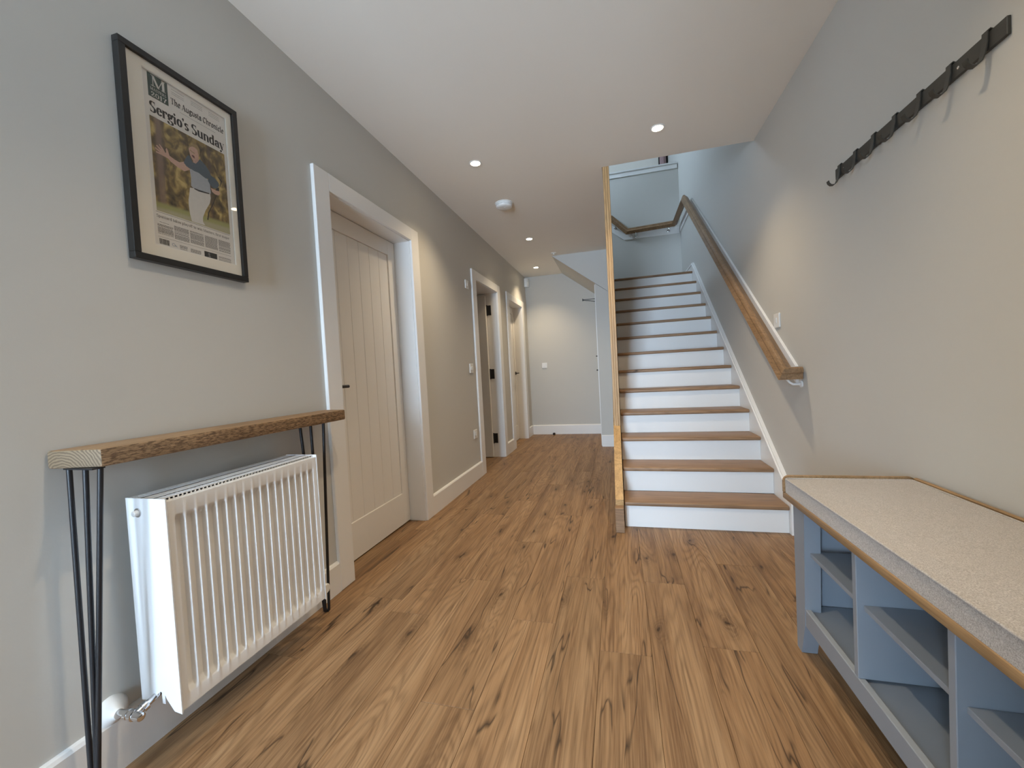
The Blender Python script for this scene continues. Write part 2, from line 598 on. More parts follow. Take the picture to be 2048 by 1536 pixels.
# upper flight: painted face, sloping soffit and steps above it
bm = B()
pts = [(-0.82, H), (-0.82, UF)]
for k in range(4):
    pts += [(-0.82 + 0.2 * k + 0.0, UF - RISE * k), (-0.82 + 0.2 * (k + 1), UF - RISE * k)]
pts = [(-0.82, H), (-0.82, UF), (-0.62, UF), (-0.62, UF - RISE), (-0.40, UF - RISE), (-0.40, UF - 2 * RISE), (-0.18, UF - 2 * RISE),
       (-0.18, UF - 3 * RISE), (-0.004, UF - 3 * RISE), (-0.004, 2.02)]
prism(bm, pts, 'Y', YP + 0.06, YE)
prism(bm, [(-0.82, H), (-0.82, UF), (-0.004, UF), (-0.004, 2.02)], 'Y', YP, YP + 0.06)
struct('wall_flight', bm, 'wall_paint', 'painted face and sloping soffit under the upper stair flight', 'wall')
bm = B()
prism(bm, [(-0.257, -0.02), (-0.257, 2.205), (-0.004, 2.02), (-0.004, -0.02)], 'Y', YP, YE)
struct('wall_pier', bm, 'wall_paint', 'narrow grey pier standing left of the oak stair post', 'wall')
bm = B()
_zu = lambda y: 0.160 + (y - 2.702) * RISE / GO - 0.304
prism(bm, [(3.0, -0.02), (YP, _zu(YP)), (YP, -0.02)], 'X', -0.045, -0.006)
struct('wall_understair', bm, 'wall_paint', 'grey panel closing the side under the stairs', 'wall')

# upstairs shell
bm = B()
UX = -1.70
uw = (5.3, 6.3, 4.42, 4.92)      # unseen window added upstairs left to light the stairwell: y0,y1,z0,z1
box(bm, UX - 0.2, UX, 2.2, uw[0], UF, UC)
box(bm, UX - 0.2, UX, uw[1], 8.05, UF, UC)
box(bm, UX - 0.2, UX, uw[0], uw[1], UF, uw[2])
box(bm, UX - 0.2, UX, uw[0], uw[1], uw[3], UC)
struct('wall_upstairs_left', bm, 'wall_paint', 'upstairs wall with an added window above the stair', 'wall')
bm = B()
box(bm, UX - 0.2, XR, 2.0, 2.2, UF, UC)
struct('wall_upstairs_front', bm, 'wall_paint', 'upstairs wall over the hall', 'wall')
bm = B()
box(bm, UX - 0.2, XR, 7.85, 8.05, UF - 0.3, UC)
struct('wall_upstairs_back', bm, 'ceiling_paint', 'cream upstairs wall glimpsed above the white ledge', 'wall')
bm = B()
box(bm, UX - 0.2, XR + 0.2, 2.0, 8.05, UC, UC + 0.1)
struct('ceiling_upstairs', bm, 'ceiling_paint', 'white ceiling over the stairwell upstairs', 'ceiling')
bm = B()
box(bm, UX - 0.2, XR, YE + 0.1, 8.05, UF - 0.3, UF)
struct('floor_upstairs', bm, 'ceiling_paint', 'upstairs floor behind the ledge wall', 'floor')
w2 = thing('added_window_2', 'unseen upstairs window added to light the stairwell', 'window', (UX - 0.1, uw[0], uw[2]), kind='structure')
bm = B()
for y in (uw[0], (uw[0] + uw[1]) / 2 - 0.03, uw[1] - 0.06):
    box(bm, UX - 0.13, UX - 0.07, y, y + 0.06, uw[2], uw[3])
for z in (uw[2], uw[3] - 0.06):
    box(bm, UX - 0.128, UX - 0.072, uw[0], uw[1], z, z + 0.06)
obj('window_frame', bm, 'white_gloss', w2)
bm = B()
box(bm, UX - 0.103, UX - 0.098, uw[0] + 0.06, uw[1] - 0.06, uw[2] + 0.06, uw[3] - 0.06)
obj('pane', bm, 'window_glass', w2)
portal('upstairs_portal', (UX - 0.16, (uw[0] + uw[1]) / 2, (uw[2] + uw[3]) / 2), (R_(90), 0, R_(-90)), uw[1] - uw[0], uw[3] - uw[2])

# white capping ledge on the end wall
led = thing('trim_1', 'white moulded capping ledge high above the stair landing', 'ledge', (-0.3, YE, 4.03), kind='structure')
bm = B()
box(bm, -1.6, XR - 0.012, YE - 0.035, YE + 0.13, 4.083, 4.108, 0.008, 2)
obj('cap', bm, 'white_gloss', led)
bm = B()
box(bm, -1.6, XR - 0.012, YE - 0.016, YE - 0.001, 4.018, 4.083, 0.003)
obj('apron', bm, 'white_gloss', led)

# side room behind door 2
bm = B()
RX0, RX1, RY0, RY1 = -3.7, XL - WT, 1.4, 7.05
box(bm, RX0 - 0.1, RX0, RY0, RY1, 0, H)
box(bm, RX0, RX1, RY0 - 0.1, RY0, 0, H)
box(bm, RX0, RX1, RY1, RY1 + 0.1, 0, H)
box(bm, RX0, RX1, 3.2, 3.3, 0, H)
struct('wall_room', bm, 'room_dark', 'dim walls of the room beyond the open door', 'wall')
bm = B()
box(bm, RX0, RX1, RY0, RY1, H - 0.02, H + 0.05)
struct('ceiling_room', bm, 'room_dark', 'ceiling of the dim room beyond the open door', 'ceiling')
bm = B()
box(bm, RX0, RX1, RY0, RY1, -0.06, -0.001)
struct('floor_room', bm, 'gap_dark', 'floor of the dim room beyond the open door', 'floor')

# ------------------------------------------------------------------ floor: every plank its own piece
bm = B()
box(bm, XL - WT, XR, -0.9, YE, -0.06, -0.012)
box(bm, XP - 0.1, XR, YF - 0.2, -0.9, -0.06, -0.012)
floor = struct('floor', bm, 'gap_dark', 'warm oak plank floor with knots running along the hall', 'floor')
PW, PL = 0.1915, 1.292
joint = {-4: 1.198 - 0.5, -3: 1.198, -2: 1.69, -1: 2.095, 0: 1.555, 1: 2.10, 2: 1.645, 3: 1.05, 4: 1.9, -5: 2.945, -6: 1.75, -7: 1.3, -8: 2.4}
x_ref = -0.1165
k0 = int(math.floor((XL - WT - x_ref) / PW))
k1 = int(math.ceil((XR - x_ref) / PW))
for k in range(k0, k1):
    xa = max(x_ref + k * PW, XL - WT + 0.001)
    xb = min(x_ref + (k + 1) * PW, XR - 0.001)
    if xb - xa < 0.01:
        continue
    j = joint.get(k, random.uniform(0, PL))
    j -= math.ceil((j - YF) / PL) * PL
    while j < YE:
        ya, yb = max(j, YF), min(j + PL, YE - 0.001)
        j += PL
        if yb - ya < 0.03:
            continue
        bm = B()
        g = 0.0004
        box(bm, xa + g, xb - g, ya + g, yb - g, -0.012, 0.0, 0.0009)
        obj('plank', bm, 'oak_floor', floor, origin=((xa + xb) / 2, (ya + yb) / 2, 0))

# ------------------------------------------------------------------ baseboards, architraves, doors


def skirting(name, label, a, b_, side):
    """moulded skirting along a wall; side L/R run along y, E/P along x"""
    hh, tt = 0.157, 0.018
    prof = [(0, 0), (tt, 0), (tt, hh - 0.012), (tt - 0.006, hh - 0.003), (tt - 0.012, hh), (0, hh)]
    bm = B()
    if side == 'L':
        prism(bm, [(XL + p, z) for p, z in prof], 'Y', a, b_)
    elif side == 'R':
        prism(bm, [(XR - p, z) for p, z in prof], 'Y', a, b_)
    elif side == 'E':
        prism(bm, [(YE - p, z) for p, z in prof], 'X', a, b_)
    else:
        prism(bm, [(YP - p, z) for p, z in prof], 'X', a, b_)
    return struct(name, bm, 'white_gloss', label, 'baseboard')


skirting('baseboard_left', 'white baseboard on the left wall behind the radiator', -0.79, ARCH[0][0], 'L')
skirting('baseboard_left.001', 'white baseboard between the closed near door and the open door', ARCH[0][1], ARCH[1][0], 'L')
skirting('baseboard_left.002', 'short white baseboard between the two far doors', ARCH[1][1], ARCH[2][0], 'L')
skirting('baseboard_left.003', 'tiny white baseboard between the last door and the end wall', ARCH[2][1], YE - 0.018, 'L')
skirting('baseboard_end', 'white baseboard along the far end wall', XL + 0.018, -0.264, 'E')
skirting('baseboard_pier', 'short white baseboard at the foot of the narrow pier', -0.257, -0.006, 'P')
skirting('baseboard_right', 'white baseboard on the right wall behind the bench', YF, 2.775, 'R')

arch_names = ['white architrave around the near closed door', 'white architrave around the open doorway', 'white architrave around the farthest closed door']
for i in range(3):
    (a, b_), (A0, A1) = DOORS[i], ARCH[i]
    t = thing('trim_%d' % (i + 2), arch_names[i], 'architrave', (XL, a, 0), kind='structure')
    zt = 2.185
    for y0, y1 in ((A0, a), (b_, A1)):
        bm = B()
        box(bm, XL, XL + 0.02, y0, y1, 0.0, zt if True else DH, 0.003)
        obj('architrave_leg', bm, 'white_gloss', t)
    bm = B()
    box(bm, XL, XL + 0.0199, a, b_, DH, zt, 0.003)
    obj('architrave_head', bm, 'white_gloss', t)
    # linings (jambs and head) lining the reveal
    for y0, y1 in ((a, a + 0.006), (b_ - 0.006, b_)):
        bm = B()
        box(bm, XL - WT, XL + 0.004, y0, y1, 0.0, DH)
        obj('jamb', bm, 'white_gloss', t)
    bm = B()
    box(bm, XL - WT, XL + 0.004, a + 0.006, b_ - 0.006, DH - 0.006, DH)
    obj('head_lining', bm, 'white_gloss', t)


def lever(parent, x, y, z, sgn, facing=1, length=0.115, name='handle'):
    """black lever handle on a door face at x (facing +x), pointing sgn*y"""
    bm = B()
    lathe(bm, (x, y, z), (facing, 0, 0), [(0, 0.026), (0.008, 0.026), (0.01, 0.024)], 20)
    tube(bm, [(x + facing * 0.008, y, z), (x + facing * 0.048, y, z)], 0.009, 10)
    tube(bm, [(x + facing * 0.048, y - sgn * 0.010, z), (x + facing * 0.048, y + sgn * length, z)], 0.0095, 12)
    return obj(name, bm, 'black_metal', parent, smooth=40)


def plank_door(name, label, y0, y1, xf, hinge_left, handle_y, hsgn):
    """closed ledged door: stiles, rails and tongue-and-groove planks; front face at x = xf"""
    t = thing(name, label, 'door', (xf - 0.02, (y0 + y1) / 2, 0), kind='structure')
    z0, z1 = 0.008, DH - 0.010
    st, tr, br = 0.092, 0.105, 0.225
    y0 += 0.009
    y1 -= 0.009
    for a, b_ in ((y0, y0 + st), (y1 - st, y1)):
        bm = B()
        box(bm, xf - 0.04, xf, a, b_, z0, z1, 0.002)
        obj('stile', bm, 'door_paint', t)
    bm = B()
    box(bm, xf - 0.04, xf, y0 + st, y1 - st, z1 - tr, z1, 0.002)
    obj('top_rail', bm, 'door_paint', t)
    bm = B()
    box(bm, xf - 0.04, xf, y0 + st, y1 - st, z0, z0 + br, 0.002)
    obj('bottom_rail', bm, 'door_paint', t)
    n = 6
    w = (y1 - y0 - 2 * st) / n
    for k in range(n):
        a = y0 + st + k * w
        bm = B()
        box(bm, xf - 0.036, xf - 0.008, a + 0.0006, a + w - 0.0006, z0 + br, z1 - tr, 0.003)
        obj('plank', bm, 'door_paint', t)
    bm = B()
    box(bm, xf - 0.038, xf - 0.034, y0 + st, y1 - st, z0 + br, z1 - tr)
    obj('backing', bm, 'door_paint', t)
    # unseen dark sheet added behind the door to block light at its gaps
    bm = B()
    box(bm, XL - WT - 0.01, XL - WT, y0 - 0.03, y1 + 0.03, 0, DH)
    obj('back_panel', bm, 'gap_dark', t)
    lever(t, xf, handle_y, 1.052, hsgn)
    return t


XD = -1.575
plank_door('door_1', 'closed white plank door with black lever nearest the console shelf', DOORS[0][0], DOORS[0][1], XD, False, 1.945, 1)
plank_door('door_3', 'closed white plank door farthest along the left wall', DOORS[2][0], DOORS[2][1], XD, True, 6.262, -1)

# door 2: leaf swung open into the dim room, hung on the far jamb
t = thing('door_2', 'white door standing open with black hinges on the far jamb', 'door', (XD, 4.96, 0), kind='structure')
bm = B()
box(bm, XD - 0.80, XD - 0.012, 4.925, 4.968, 0.01, 2.055, 0.002)
leaf = obj('leaf', bm, 'door_paint', t)
for zc in (1.875, 1.066, 0.243):
    bm = B()
    box(bm, XD - 0.010, XD + 0.045, 4.9735, 4.9775, zc - 0.062, zc + 0.062, 0.001)
    tube(bm, [(XD - 0.008, 4.968, zc - 0.066), (XD - 0.008, 4.968, zc + 0.066)], 0.009, 10)
    obj('hinge', bm, 'black_metal', t)

# cupboard door on the hidden side of the pier with black hardware
t = thing('door_4', 'white cupboard door seen edge-on at the left of the narrow pier', 'door', (-0.263, YP, 0), kind='structure')
bm = B()
prism(bm, [(YP + 0.002, 0.01), (YP + 0.002, 2.19), (YP + 0.9, 2.19), (YP + 0.9, 0.01)], 'X', -0.265, -0.2575)
obj('leaf', bm, 'white_gloss', t)
for zc, r in ((1.232, 0.007), (1.041, 0.009)):
    bm = B()
    lathe(bm, (-0.265, YP + 0.06, zc), (-1, 0, 0), [(0, r * 0.7), (0.004, r * 0.7), (0.006, r), (0.022, r), (0.024, r * 0.8)], 14)
    obj('knob', bm, 'black_metal', t, smooth=40)

# ------------------------------------------------------------------ staircase
st = thing('staircase', 'straight flight of oak treads with white risers', 'staircase', (0.5, Y0, 0))
for i in range(13):
    z1 = (i + 1) * RISE
    y = Y0 + i * GO
    if i < 12:
        bm = B()
        box(bm, 0.0, XS, y, y + GO + 0.022, z1 - 0.027, z1, 0.008, 3)
        obj('tread', bm, 'oak_tread', st, smooth=40, origin=(0.48, y + GO / 2, z1))
    bm = B()
    box(bm, 0.0, XS, y + 0.022, y + 0.040, i * RISE, z1 - 0.027)
    obj('riser', bm, 'white_gloss', st)
bm = B()
yl = Y0 + 12 * GO
box(bm, 0.0, XS, yl, YE - 0.001, 13 * RISE - 0.027, 13 * RISE, 0.008, 3)
obj('landing', bm, 'oak_tread', st, smooth=40, origin=(0.48, yl + 0.5, 13 * RISE))
# wall string with a moulded top
SL = 0.7145


def ztop(y):
    return 0.323 + (y - 2.906) * SL


bm = B()
ye = 5.76
prism(bm, [(2.782, 0), (2.782, ztop(2.782) - 0.03), (ye, ztop(ye) - 0.03), (YE - 0.001, ztop(ye) - 0.03), (YE - 0.001, 2.0), (5.5, 1.9), (3.1, 0)], 'X', XS + 0.0005, XR - 0.001)
obj('wall_string', bm, 'white_gloss', st)
bm = B()
for (o0, o1, xx) in ((-0.030, -0.012, XS - 0.004), (-0.012, 0.002, XS + 0.006)):
    prism(bm, [(2.782, ztop(2.782) + o0), (2.782, ztop(2.782) + o1), (ye, ztop(ye) + o1), (ye, ztop(ye) + o0)], 'X', xx, XR - 0.001)
obj('string_bead', bm, 'white_gloss', st)
bm = B()
box(bm, XS - 0.004, XR - 0.001, ye, YE - 0.001, ztop(ye) - 0.030, ztop(ye) - 0.002, 0.003)
obj('landing_bead', bm, 'white_gloss', st)

# oak screen beside the stairs: bottom block, sloping string, slats up to the floor above
sc_ = thing('stair_screen', 'oak slatted screen with tall front post on the open side of the stairs', 'screen', (-0.03, 2.70, 0))


def zs(y):
    return 0.160 + (y - 2.702) * RISE / GO


bm = B()
box(bm, -0.062, -0.005, 2.700, 2.758, 0.0, 0.163, 0.003)
obj('foot_block', bm, 'oak_tread', sc_, origin=(-0.03, 2.73, 0.08))
bm = B()
prism(bm, [(2.7585, 0.0), (2.7585, zs(2.7585)), (YP, zs(YP)), (YP, zs(YP) - 0.30), (2.7585 + 0.26, 0.0)], 'X', -0.058, -0.005)
obj('string', bm, 'oak_string', sc_, origin=(-0.03, 4.1, 0.9))
y = YO + 0.002
k = 0
while y < YP - 0.05:
    dz = zs(y)
    if k == 0:
        for xa, xb, yo in ((-0.0515, -0.0365, 0.002), (-0.0355, -0.0195, 0.0), (-0.0185, -0.0035, 0.002)):
            bm = B()
            box(bm, xa, xb, y + yo, y + 0.045, dz - 0.002, UF, 0.0012)
            obj('post_strip', bm, 'oak_post', sc_, origin=(xa * 40, y, 1.5 + xa * 9))
    else:
        bm = B()
        box(bm, -0.0515, -0.0035, y, y + 0.035, dz - 0.002, UF, 0.0012)
        obj('slat', bm, 'oak_post', sc_, origin=(-0.03, y, 1.8))
    y += 0.085
    k += 1

# ------------------------------------------------------------------ handrail
hr = thing('handrail', 'oak wall handrail rising up the right wall and around the landing', 'handrail', (XR, 2.6, 0.95))


def sweep(bm, path, prof):
    """prof points (side, up); start plane perpendicular to the first segment, mitred at each corner"""
    P = [Vector(p) for p in path]
    D = [(b_ - a).normalized() for a, b_ in zip(P, P[1:])]
    side = D[0].cross(Vector((0, 0, 1))).normalized()
    up = side.cross(D[0]).normalized()
    cur = [P[0] + side * s_ + up * u_ for s_, u_ in prof]
    rings = [cur]
    for i in range(len(D)):
        n = (D[i] + D[i + 1]).normalized() if i + 1 < len(D) else D[i]
        nx = []
        for q in cur:
            tt = (P[i + 1] - q).dot(n) / D[i].dot(n)
            nx.append(q + D[i] * tt)
        rings.append(nx)
        cur = nx
    V = [[bm.verts.new(q) for q in r] for r in rings]
    m_ = len(prof)
    fs = [bm.faces.new(V[0]), bm.faces.new(V[-1][::-1])]
    for q, w in zip(V, V[1:]):
        for k_ in range(m_):
            fs.append(bm.faces.new((q[k_], w[k_], w[(k_ + 1) % m_], q[(k_ + 1) % m_])))
    bmesh.ops.recalc_face_normals(bm, faces=fs)


prof = [(-0.022, -0.033), (0.022, -0.033), (0.023, -0.006), (0.029, 0.0), (0.030, 0.010), (0.027, 0.021), (0.020, 0.027), (-0.020, 0.027), (-0.027, 0.021), (-0.030, 0.010), (-0.029, 0.0), (-0.023, -0.006)]
RX = 0.915
prof = [(a * 1.25, b_ * 1.15) for a, b_ in prof]
path = [(0.992, 2.635, 0.995), (RX, 2.635, 0.995), (RX, 5.72, 3.182), (RX, 6.665, 3.182), (0.225, 6.665, 3.155), (-0.02, 6.665, 3.40)]
bm = B()
sweep(bm, path, prof)
obj('rail', bm, 'oak_rail', hr, smooth=25, origin=(RX, 4, 2))


def zb(y):
    return 1.041 + (y - 2.716) * 0.7098


bm = B()
prism(bm, [(2.70, zb(2.70) - 0.10), (2.70, zb(2.70)), (5.70, zb(5.70)), (YE, zb(5.70)), (YE, zb(5.70) - 0.10), (5.70, zb(5.70) - 0.10)], 'X', XR - 0.016, XR)
obj('backing_board', bm, 'white_gloss', hr)
bm = B()
prism(bm, [(XR - 0.02, 3.045), (0.178, 3.045), (-0.02, 3.20), (-0.02, 3.31), (0.21, 3.145), (XR - 0.02, 3.145)], 'Y', YE - 0.016, YE)
obj('backing_board', bm, 'white_gloss', hr)


def bracket(base, rail_pt, n, mat):
    base, rail_pt, n = Vector(base), Vector(rail_pt), Vector(n)
    bm = B()
    lathe(bm, base, n, [(0, 0.020), (0.006, 0.020), (0.010, 0.012)], 16)
    tube(bm, [base + n * 0.008, base + n * 0.045, (base + n * 0.062 + Vector((0, 0, 0.012))), rail_pt], 0.0075, 10)
    return obj('bracket', bm, mat, hr, smooth=45)


for yb in (2.66, 3.7, 4.7, 5.6):
    zr = 0.995 + (yb - 2.635) * 0.709
    bracket((XR - (0.016 if yb > 2.7 else 0.0), yb, zr - 0.085), (RX, yb, zr - 0.032), (-1, 0, 0), 'white_gloss' if yb < 3 else 'chrome')
for xb in (0.049, 0.352, 0.829):
    zr = 3.155 + (xb - 0.225) * 0.04 if xb > 0.2 else 3.155 + (0.225 - xb)
    bracket((xb, YE - 0.016, zr - 0.085), (xb, 6.665, zr - 0.032), (0, -1, 0), 'chrome')

# ------------------------------------------------------------------ console shelf on hairpin legs
cs = thing('console_shelf', 'narrow rustic timber console shelf on black hairpin legs over the radiator', 'console table', (-1.38, 1.2, 0))
bm = B()
prism(bm, [(XL + 0.004, 0.712), (-1.300, 0.742), (-1.297, 1.712), (XL + 0.022, 1.735)], 'Z', 0.898, 0.946)
bmesh.ops.bevel(bm, geom=[e for e in bm.edges], offset=0.006, segments=2, profile=0.5, affect='EDGES')
for f in bm.faces:
    if abs(f.normal.y) > 0.85:
        f.material_index = 1
shelf = obj('shelf_board', bm, ['shelf_timber', 'shelf_end_grain'], cs, smooth=30, origin=(-1.38, 0.74, 0.92))


def hairpin(foot, tops):
    f = Vector(foot)
    for j, tp in enumerate(tops):
        bm = B()
        tp = Vector(tp)
        d = (tp - f)
        d.z = 0
        d.normalize()
        b_ = f + d * 0.012 + Vector((0, 0, 0.012))
        pts = [tp, b_ + (tp - b_) * 0.02]
        for a in (200, 230, 260):
            pts.append(f + d * (0.012 * math.cos(R_(a)) * -1) + Vector((0, 0, 0.0125 + 0.012 * math.sin(R_(a)) * 0.55)))
        pts.append(f + Vector((0, 0, 0.0055)))
        tube(bm, pts, 0.0064, 10)
        obj('leg_rod', bm, 'black_metal', cs, smooth=60)
    bm = B()
    c = sum((Vector(t_) for t_ in tops), Vector()) / 3
    box(bm, min(t_[0] for t_ in tops) - 0.012, max(t_[0] for t_ in tops) + 0.008, min(t_[1] for t_ in tops) - 0.006, max(t_[1] for t_ in tops) + 0.006, 0.894, 0.898)
    obj('mounting_plate', bm, 'black_metal', cs)


hairpin((-1.375, 0.702, 0), [(-1.404, 0.732, 0.896), (-1.350, 0.736, 0.896), (-1.316, 0.748, 0.896)])
hairpin((-1.385, 1.600, 0), [(-1.405, 1.535, 0.896), (-1.380, 1.572, 0.896), (-1.335, 1.602, 0.896)])

# ------------------------------------------------------------------ radiator
rad = thing('radiator', 'white triple-panel radiator on the left wall under the timber shelf', 'radiator', (-1.33, 1.15, 0.165))
RXF, RXB, RYA, RYB, RZ0, RZ1 = -1.256, -1.408, 0.852, 1.452, 0.156, 0.780
# pressed front panel: grid with recessed vertical channels
bm = B()
NF = 17
ya, yb = RYA + 0.006, RYB - 0.006
za, zb_ = RZ0 + 0.006, RZ1 - 0.010
margin_y = 0.016
pitch = (yb - ya - 2 * margin_y) / NF
ycoords = [ya, ya + margin_y * 0.6]
for k in range(NF):
    c = ya + margin_y + (k + 0.5) * pitch
    for fct in (-0.46, -0.40, -0.34, -0.28, -0.22, 0.22, 0.28, 0.34, 0.40, 0.46):
        ycoords.append(c + fct * pitch)
ycoords += [yb - margin_y * 0.6, yb]
zcoords = [za, za + 0.035, za + 0.042, za + 0.050, za + 0.060] + [za + 0.060 + (zb_ - za - 0.125) * q for q in (0.25, 0.5, 0.75)] + [zb_ - 0.065, zb_ - 0.055, zb_ - 0.047, zb_ - 0.040, zb_]


def chan(y, z):
    q = (y - ya - margin_y) / pitch
    if q < 0 or q > NF:
        return 0.0
    fr = abs((q % 1.0) - 0.5)
    s1 = max(0, min(1, (0.46 - fr) / 0.20))
    zz = min((z - (za + 0.036)) / 0.022, ((zb_ - 0.041) - z) / 0.022)
    s2 = max(0, min(1, zz))
    sm = lambda v: v * v * (3 - 2 * v)
    return sm(s1) * sm(s2)


grid = [[bm.verts.new((RXF - 0.016 * chan(y_, z_), y_, z_)) for z_ in zcoords] for y_ in ycoords]
fs = []
for i in range(len(ycoords) - 1):
    for j in range(len(zcoords) - 1):
        fs.append(bm.faces.new((grid[i][j], grid[i + 1][j], grid[i + 1][j + 1], grid[i][j + 1])))
# rim folded back
edge = [grid[i][0] for i in range(len(ycoords))] + [grid[-1][j] for j in range(1, len(zcoords))] + [grid[i][-1] for i in range(len(ycoords) - 2, -1, -1)] + [grid[0][j] for j in range(len(zcoords) - 2, 0, -1)]
back = [bm.verts.new((RXF - 0.024, v.co.y, v.co.z)) for v in edge]
for i in range(len(edge)):
    fs.append(bm.faces.new((edge[i], back[i], back[(i + 1) % len(edge)], edge[(i + 1) % len(edge)])))
bmesh.ops.recalc_face_normals(bm, faces=fs)
obj('front_panel', bm, 'radiator_white', rad, smooth=50)
bm = B()
box(bm, RXF - 0.036, RXF - 0.0245, RYA + 0.008, RYB - 0.008, RZ0 + 0.01, RZ1 - 0.012)
box(bm, RXB + 0.066, RXB + 0.078, RYA + 0.01, RYB - 0.01, RZ0 + 0.01, RZ1 - 0.09)
box(bm, RXB, RXB + 0.014, RYA + 0.01, RYB - 0.01, RZ0 + 0.01, RZ1 - 0.03)
obj('inner_panel', bm, 'radiator_white', rad)
# side panels with the valve cut-out at the bottom rear
sp = [(RXB, RZ1), (RXF + 0.002, RZ1), (RXF + 0.002, RZ0), (RXF - 0.026, RZ0 + 0.004), (RXF - 0.052, RZ0 + 0.035), (RXF - 0.060, RZ0 + 0.050), (RXF - 0.075, RZ0 + 0.055), (RXF - 0.088, RZ0 + 0.046), (RXF - 0.094, RZ0 + 0.026), (RXB, RZ0 + 0.020)]
for y_ in (RYA, RYB - 0.004):
    bm = B()
    prism(bm, sp, 'Y', y_, y_ + 0.004)
    obj('side_panel', bm, 'radiator_white', rad)
# top grille: many small bars, divided by two long rails
bm = B()
n = 46
for k in range(n):
    y_ = RYA + 0.018 + k * (RYB - RYA - 0.036) / (n - 1)
    box(bm, RXB + 0.004, RXF - 0.016, y_ - 0.0038, y_ + 0.0038, RZ1 - 0.007, RZ1 - 0.002)
for x_ in (RXB + 0.004, RXF - 0.022):
    box(bm, x_ - 0.003, x_ + 0.006, RYA + 0.006, RYB - 0.006, RZ1 - 0.010, RZ1 - 0.0015)
obj('top_grille', bm, 'radiator_white', rad, kind='stuff')
bm = B()
for x_ in (RXB + 0.050, RXB + 0.100):
    box(bm, x_ - 0.0018, x_ + 0.0018, RYA + 0.006, RYB - 0.006, RZ1 - 0.0018, RZ1 - 0.0010)
obj('grille_divider', bm, 'gap_dark', rad)
# bleed plug
bm = B()
lathe(bm, (RXB + 0.046, RYA, RZ1 - 0.042), (0, -1, 0), [(0, 0.0135), (0.002, 0.0135)], 20)
pl = obj('plug_socket', bm, 'chrome', rad, smooth=40)
bm = B()
lathe(bm, (RXB + 0.046, RYA, RZ1 - 0.042), (0, -1, 0), [(0.001, 0.0085), (0.012, 0.0085), (0.014, 0.0065)], 18)
obj('bleed_plug', bm, 'white_plastic', pl, smooth=40)
# lockshield valve at the near end
bm = B()
lathe(bm, (XL, 0.800, 0.176), (1, 0, 0), [(0, 0.043), (0.008, 0.042), (0.016, 0.033), (0.028, 0.018), (0.036, 0.013)], 24)
obj('pipe_collar', bm, 'white_plastic', rad, smooth=50)
bm = B()
vx = -1.338
lathe(bm, (XL + 0.03, 0.800, 0.180), (1, 0, 0), [(0, 0.0085), (0.035, 0.0085), (0.036, 0.0135), (0.046, 0.0135), (0.047, 0.0115), (0.052, 0.0115), (0.053, 0.0145), (0.066, 0.0145), (0.067, 0.012), (0.075, 0.012), (0.092, 0.011), (0.095, 0.007)], 18)
lathe(bm, (XL + 0.098, 0.800, 0.182), (0, 1, 0.22), [(0, 0.011), (0.016, 0.011), (0.017, 0.014), (0.030, 0.014), (0.031, 0.009), (0.046, 0.009), (0.075, 0.009)], 18)
obj('lockshield_valve', bm, 'chrome', rad, smooth=40)
# thermostatic head at the far end
bm = B()
lathe(bm, (-1.352, 1.500, 0.172), (1, 0, 0.0), [(0, 0.011), (0.012, 0.011), (0.013, 0.018), (0.048, 0.019), (0.052, 0.021), (0.060, 0.021), (0.064, 0.017)], 22)
tube(bm, [(-1.345, 1.44, 0.185), (-1.345, 1.50, 0.176)], 0.009, 10)
obj('thermostatic_head', bm, 'white_plastic', rad, smooth=40)

# ------------------------------------------------------------------ shoe bench with cushion
bn = thing('shoe_bench', 'blue-grey painted shoe bench with open cubbies and oak top', 'bench', (0.8, 1.0, 0))
BX0, BX1, BY0, BY1 = 0.606, 0.985, 0.22, 1.712
LEG = 0.072
for xa, ya_ in ((BX0, BY1 - LEG), (BX0, BY0), (BX1 - 0.05, BY1 - LEG), (BX1 - 0.05, BY0)):
    bm = B()
    far = ya_ > 1
    pts = [(0.0, 0.037), (0.12, 0.072), (0.555, 0.092)]
    o_ = ya_ + LEG if far else ya_
    sg = -1 if far else 1
    prism(bm, [(o_, 0.0), (o_, 0.555)] + [(o_ + sg * w, z) for z, w in pts[::-1]], 'X', xa, xa + 0.05)
    obj('leg', bm, 'bench_paint', bn)
divs = [1.315, 0.970, 0.625]
bm = B()
box(bm, BX0 + 0.002, BX0 + 0.020, BY0 + LEG, BY1 - LEG, 0.118, 0.182, 0.002)
obj('bottom_rail', bm, 'bench_paint', bn)
bm = B()
box(bm, BX0 + 0.021, BX1, BY0 + 0.03, BY1 - 0.03, 0.158, 0.174)
obj('bottom_board', bm, 'bench_paint', bn)
bm = B()
box(bm, BX1, BX1 + 0.008, BY0 + 0.01, BY1 - 0.01, 0.15, 0.55)
obj('back_panel', bm, 'bench_paint', bn)
for ya_ in (BY0 + 0.006, BY1 - 0.022):
    bm = B()
    box(bm, BX0 + 0.051, BX1 - 0.051, ya_, ya_ + 0.016, 0.12, 0.555)
    obj('end_panel', bm, 'bench_paint', bn)
for dv in divs:
    bm = B()
    box(bm, BX0 + 0.002, BX1 - 0.001, dv - 0.010, dv + 0.010, 0.182, 0.555, 0.0015)
    obj('divider', bm, 'bench_paint', bn)
edges_ = [BY1 - 0.024] + divs + [BY0 + 0.024]
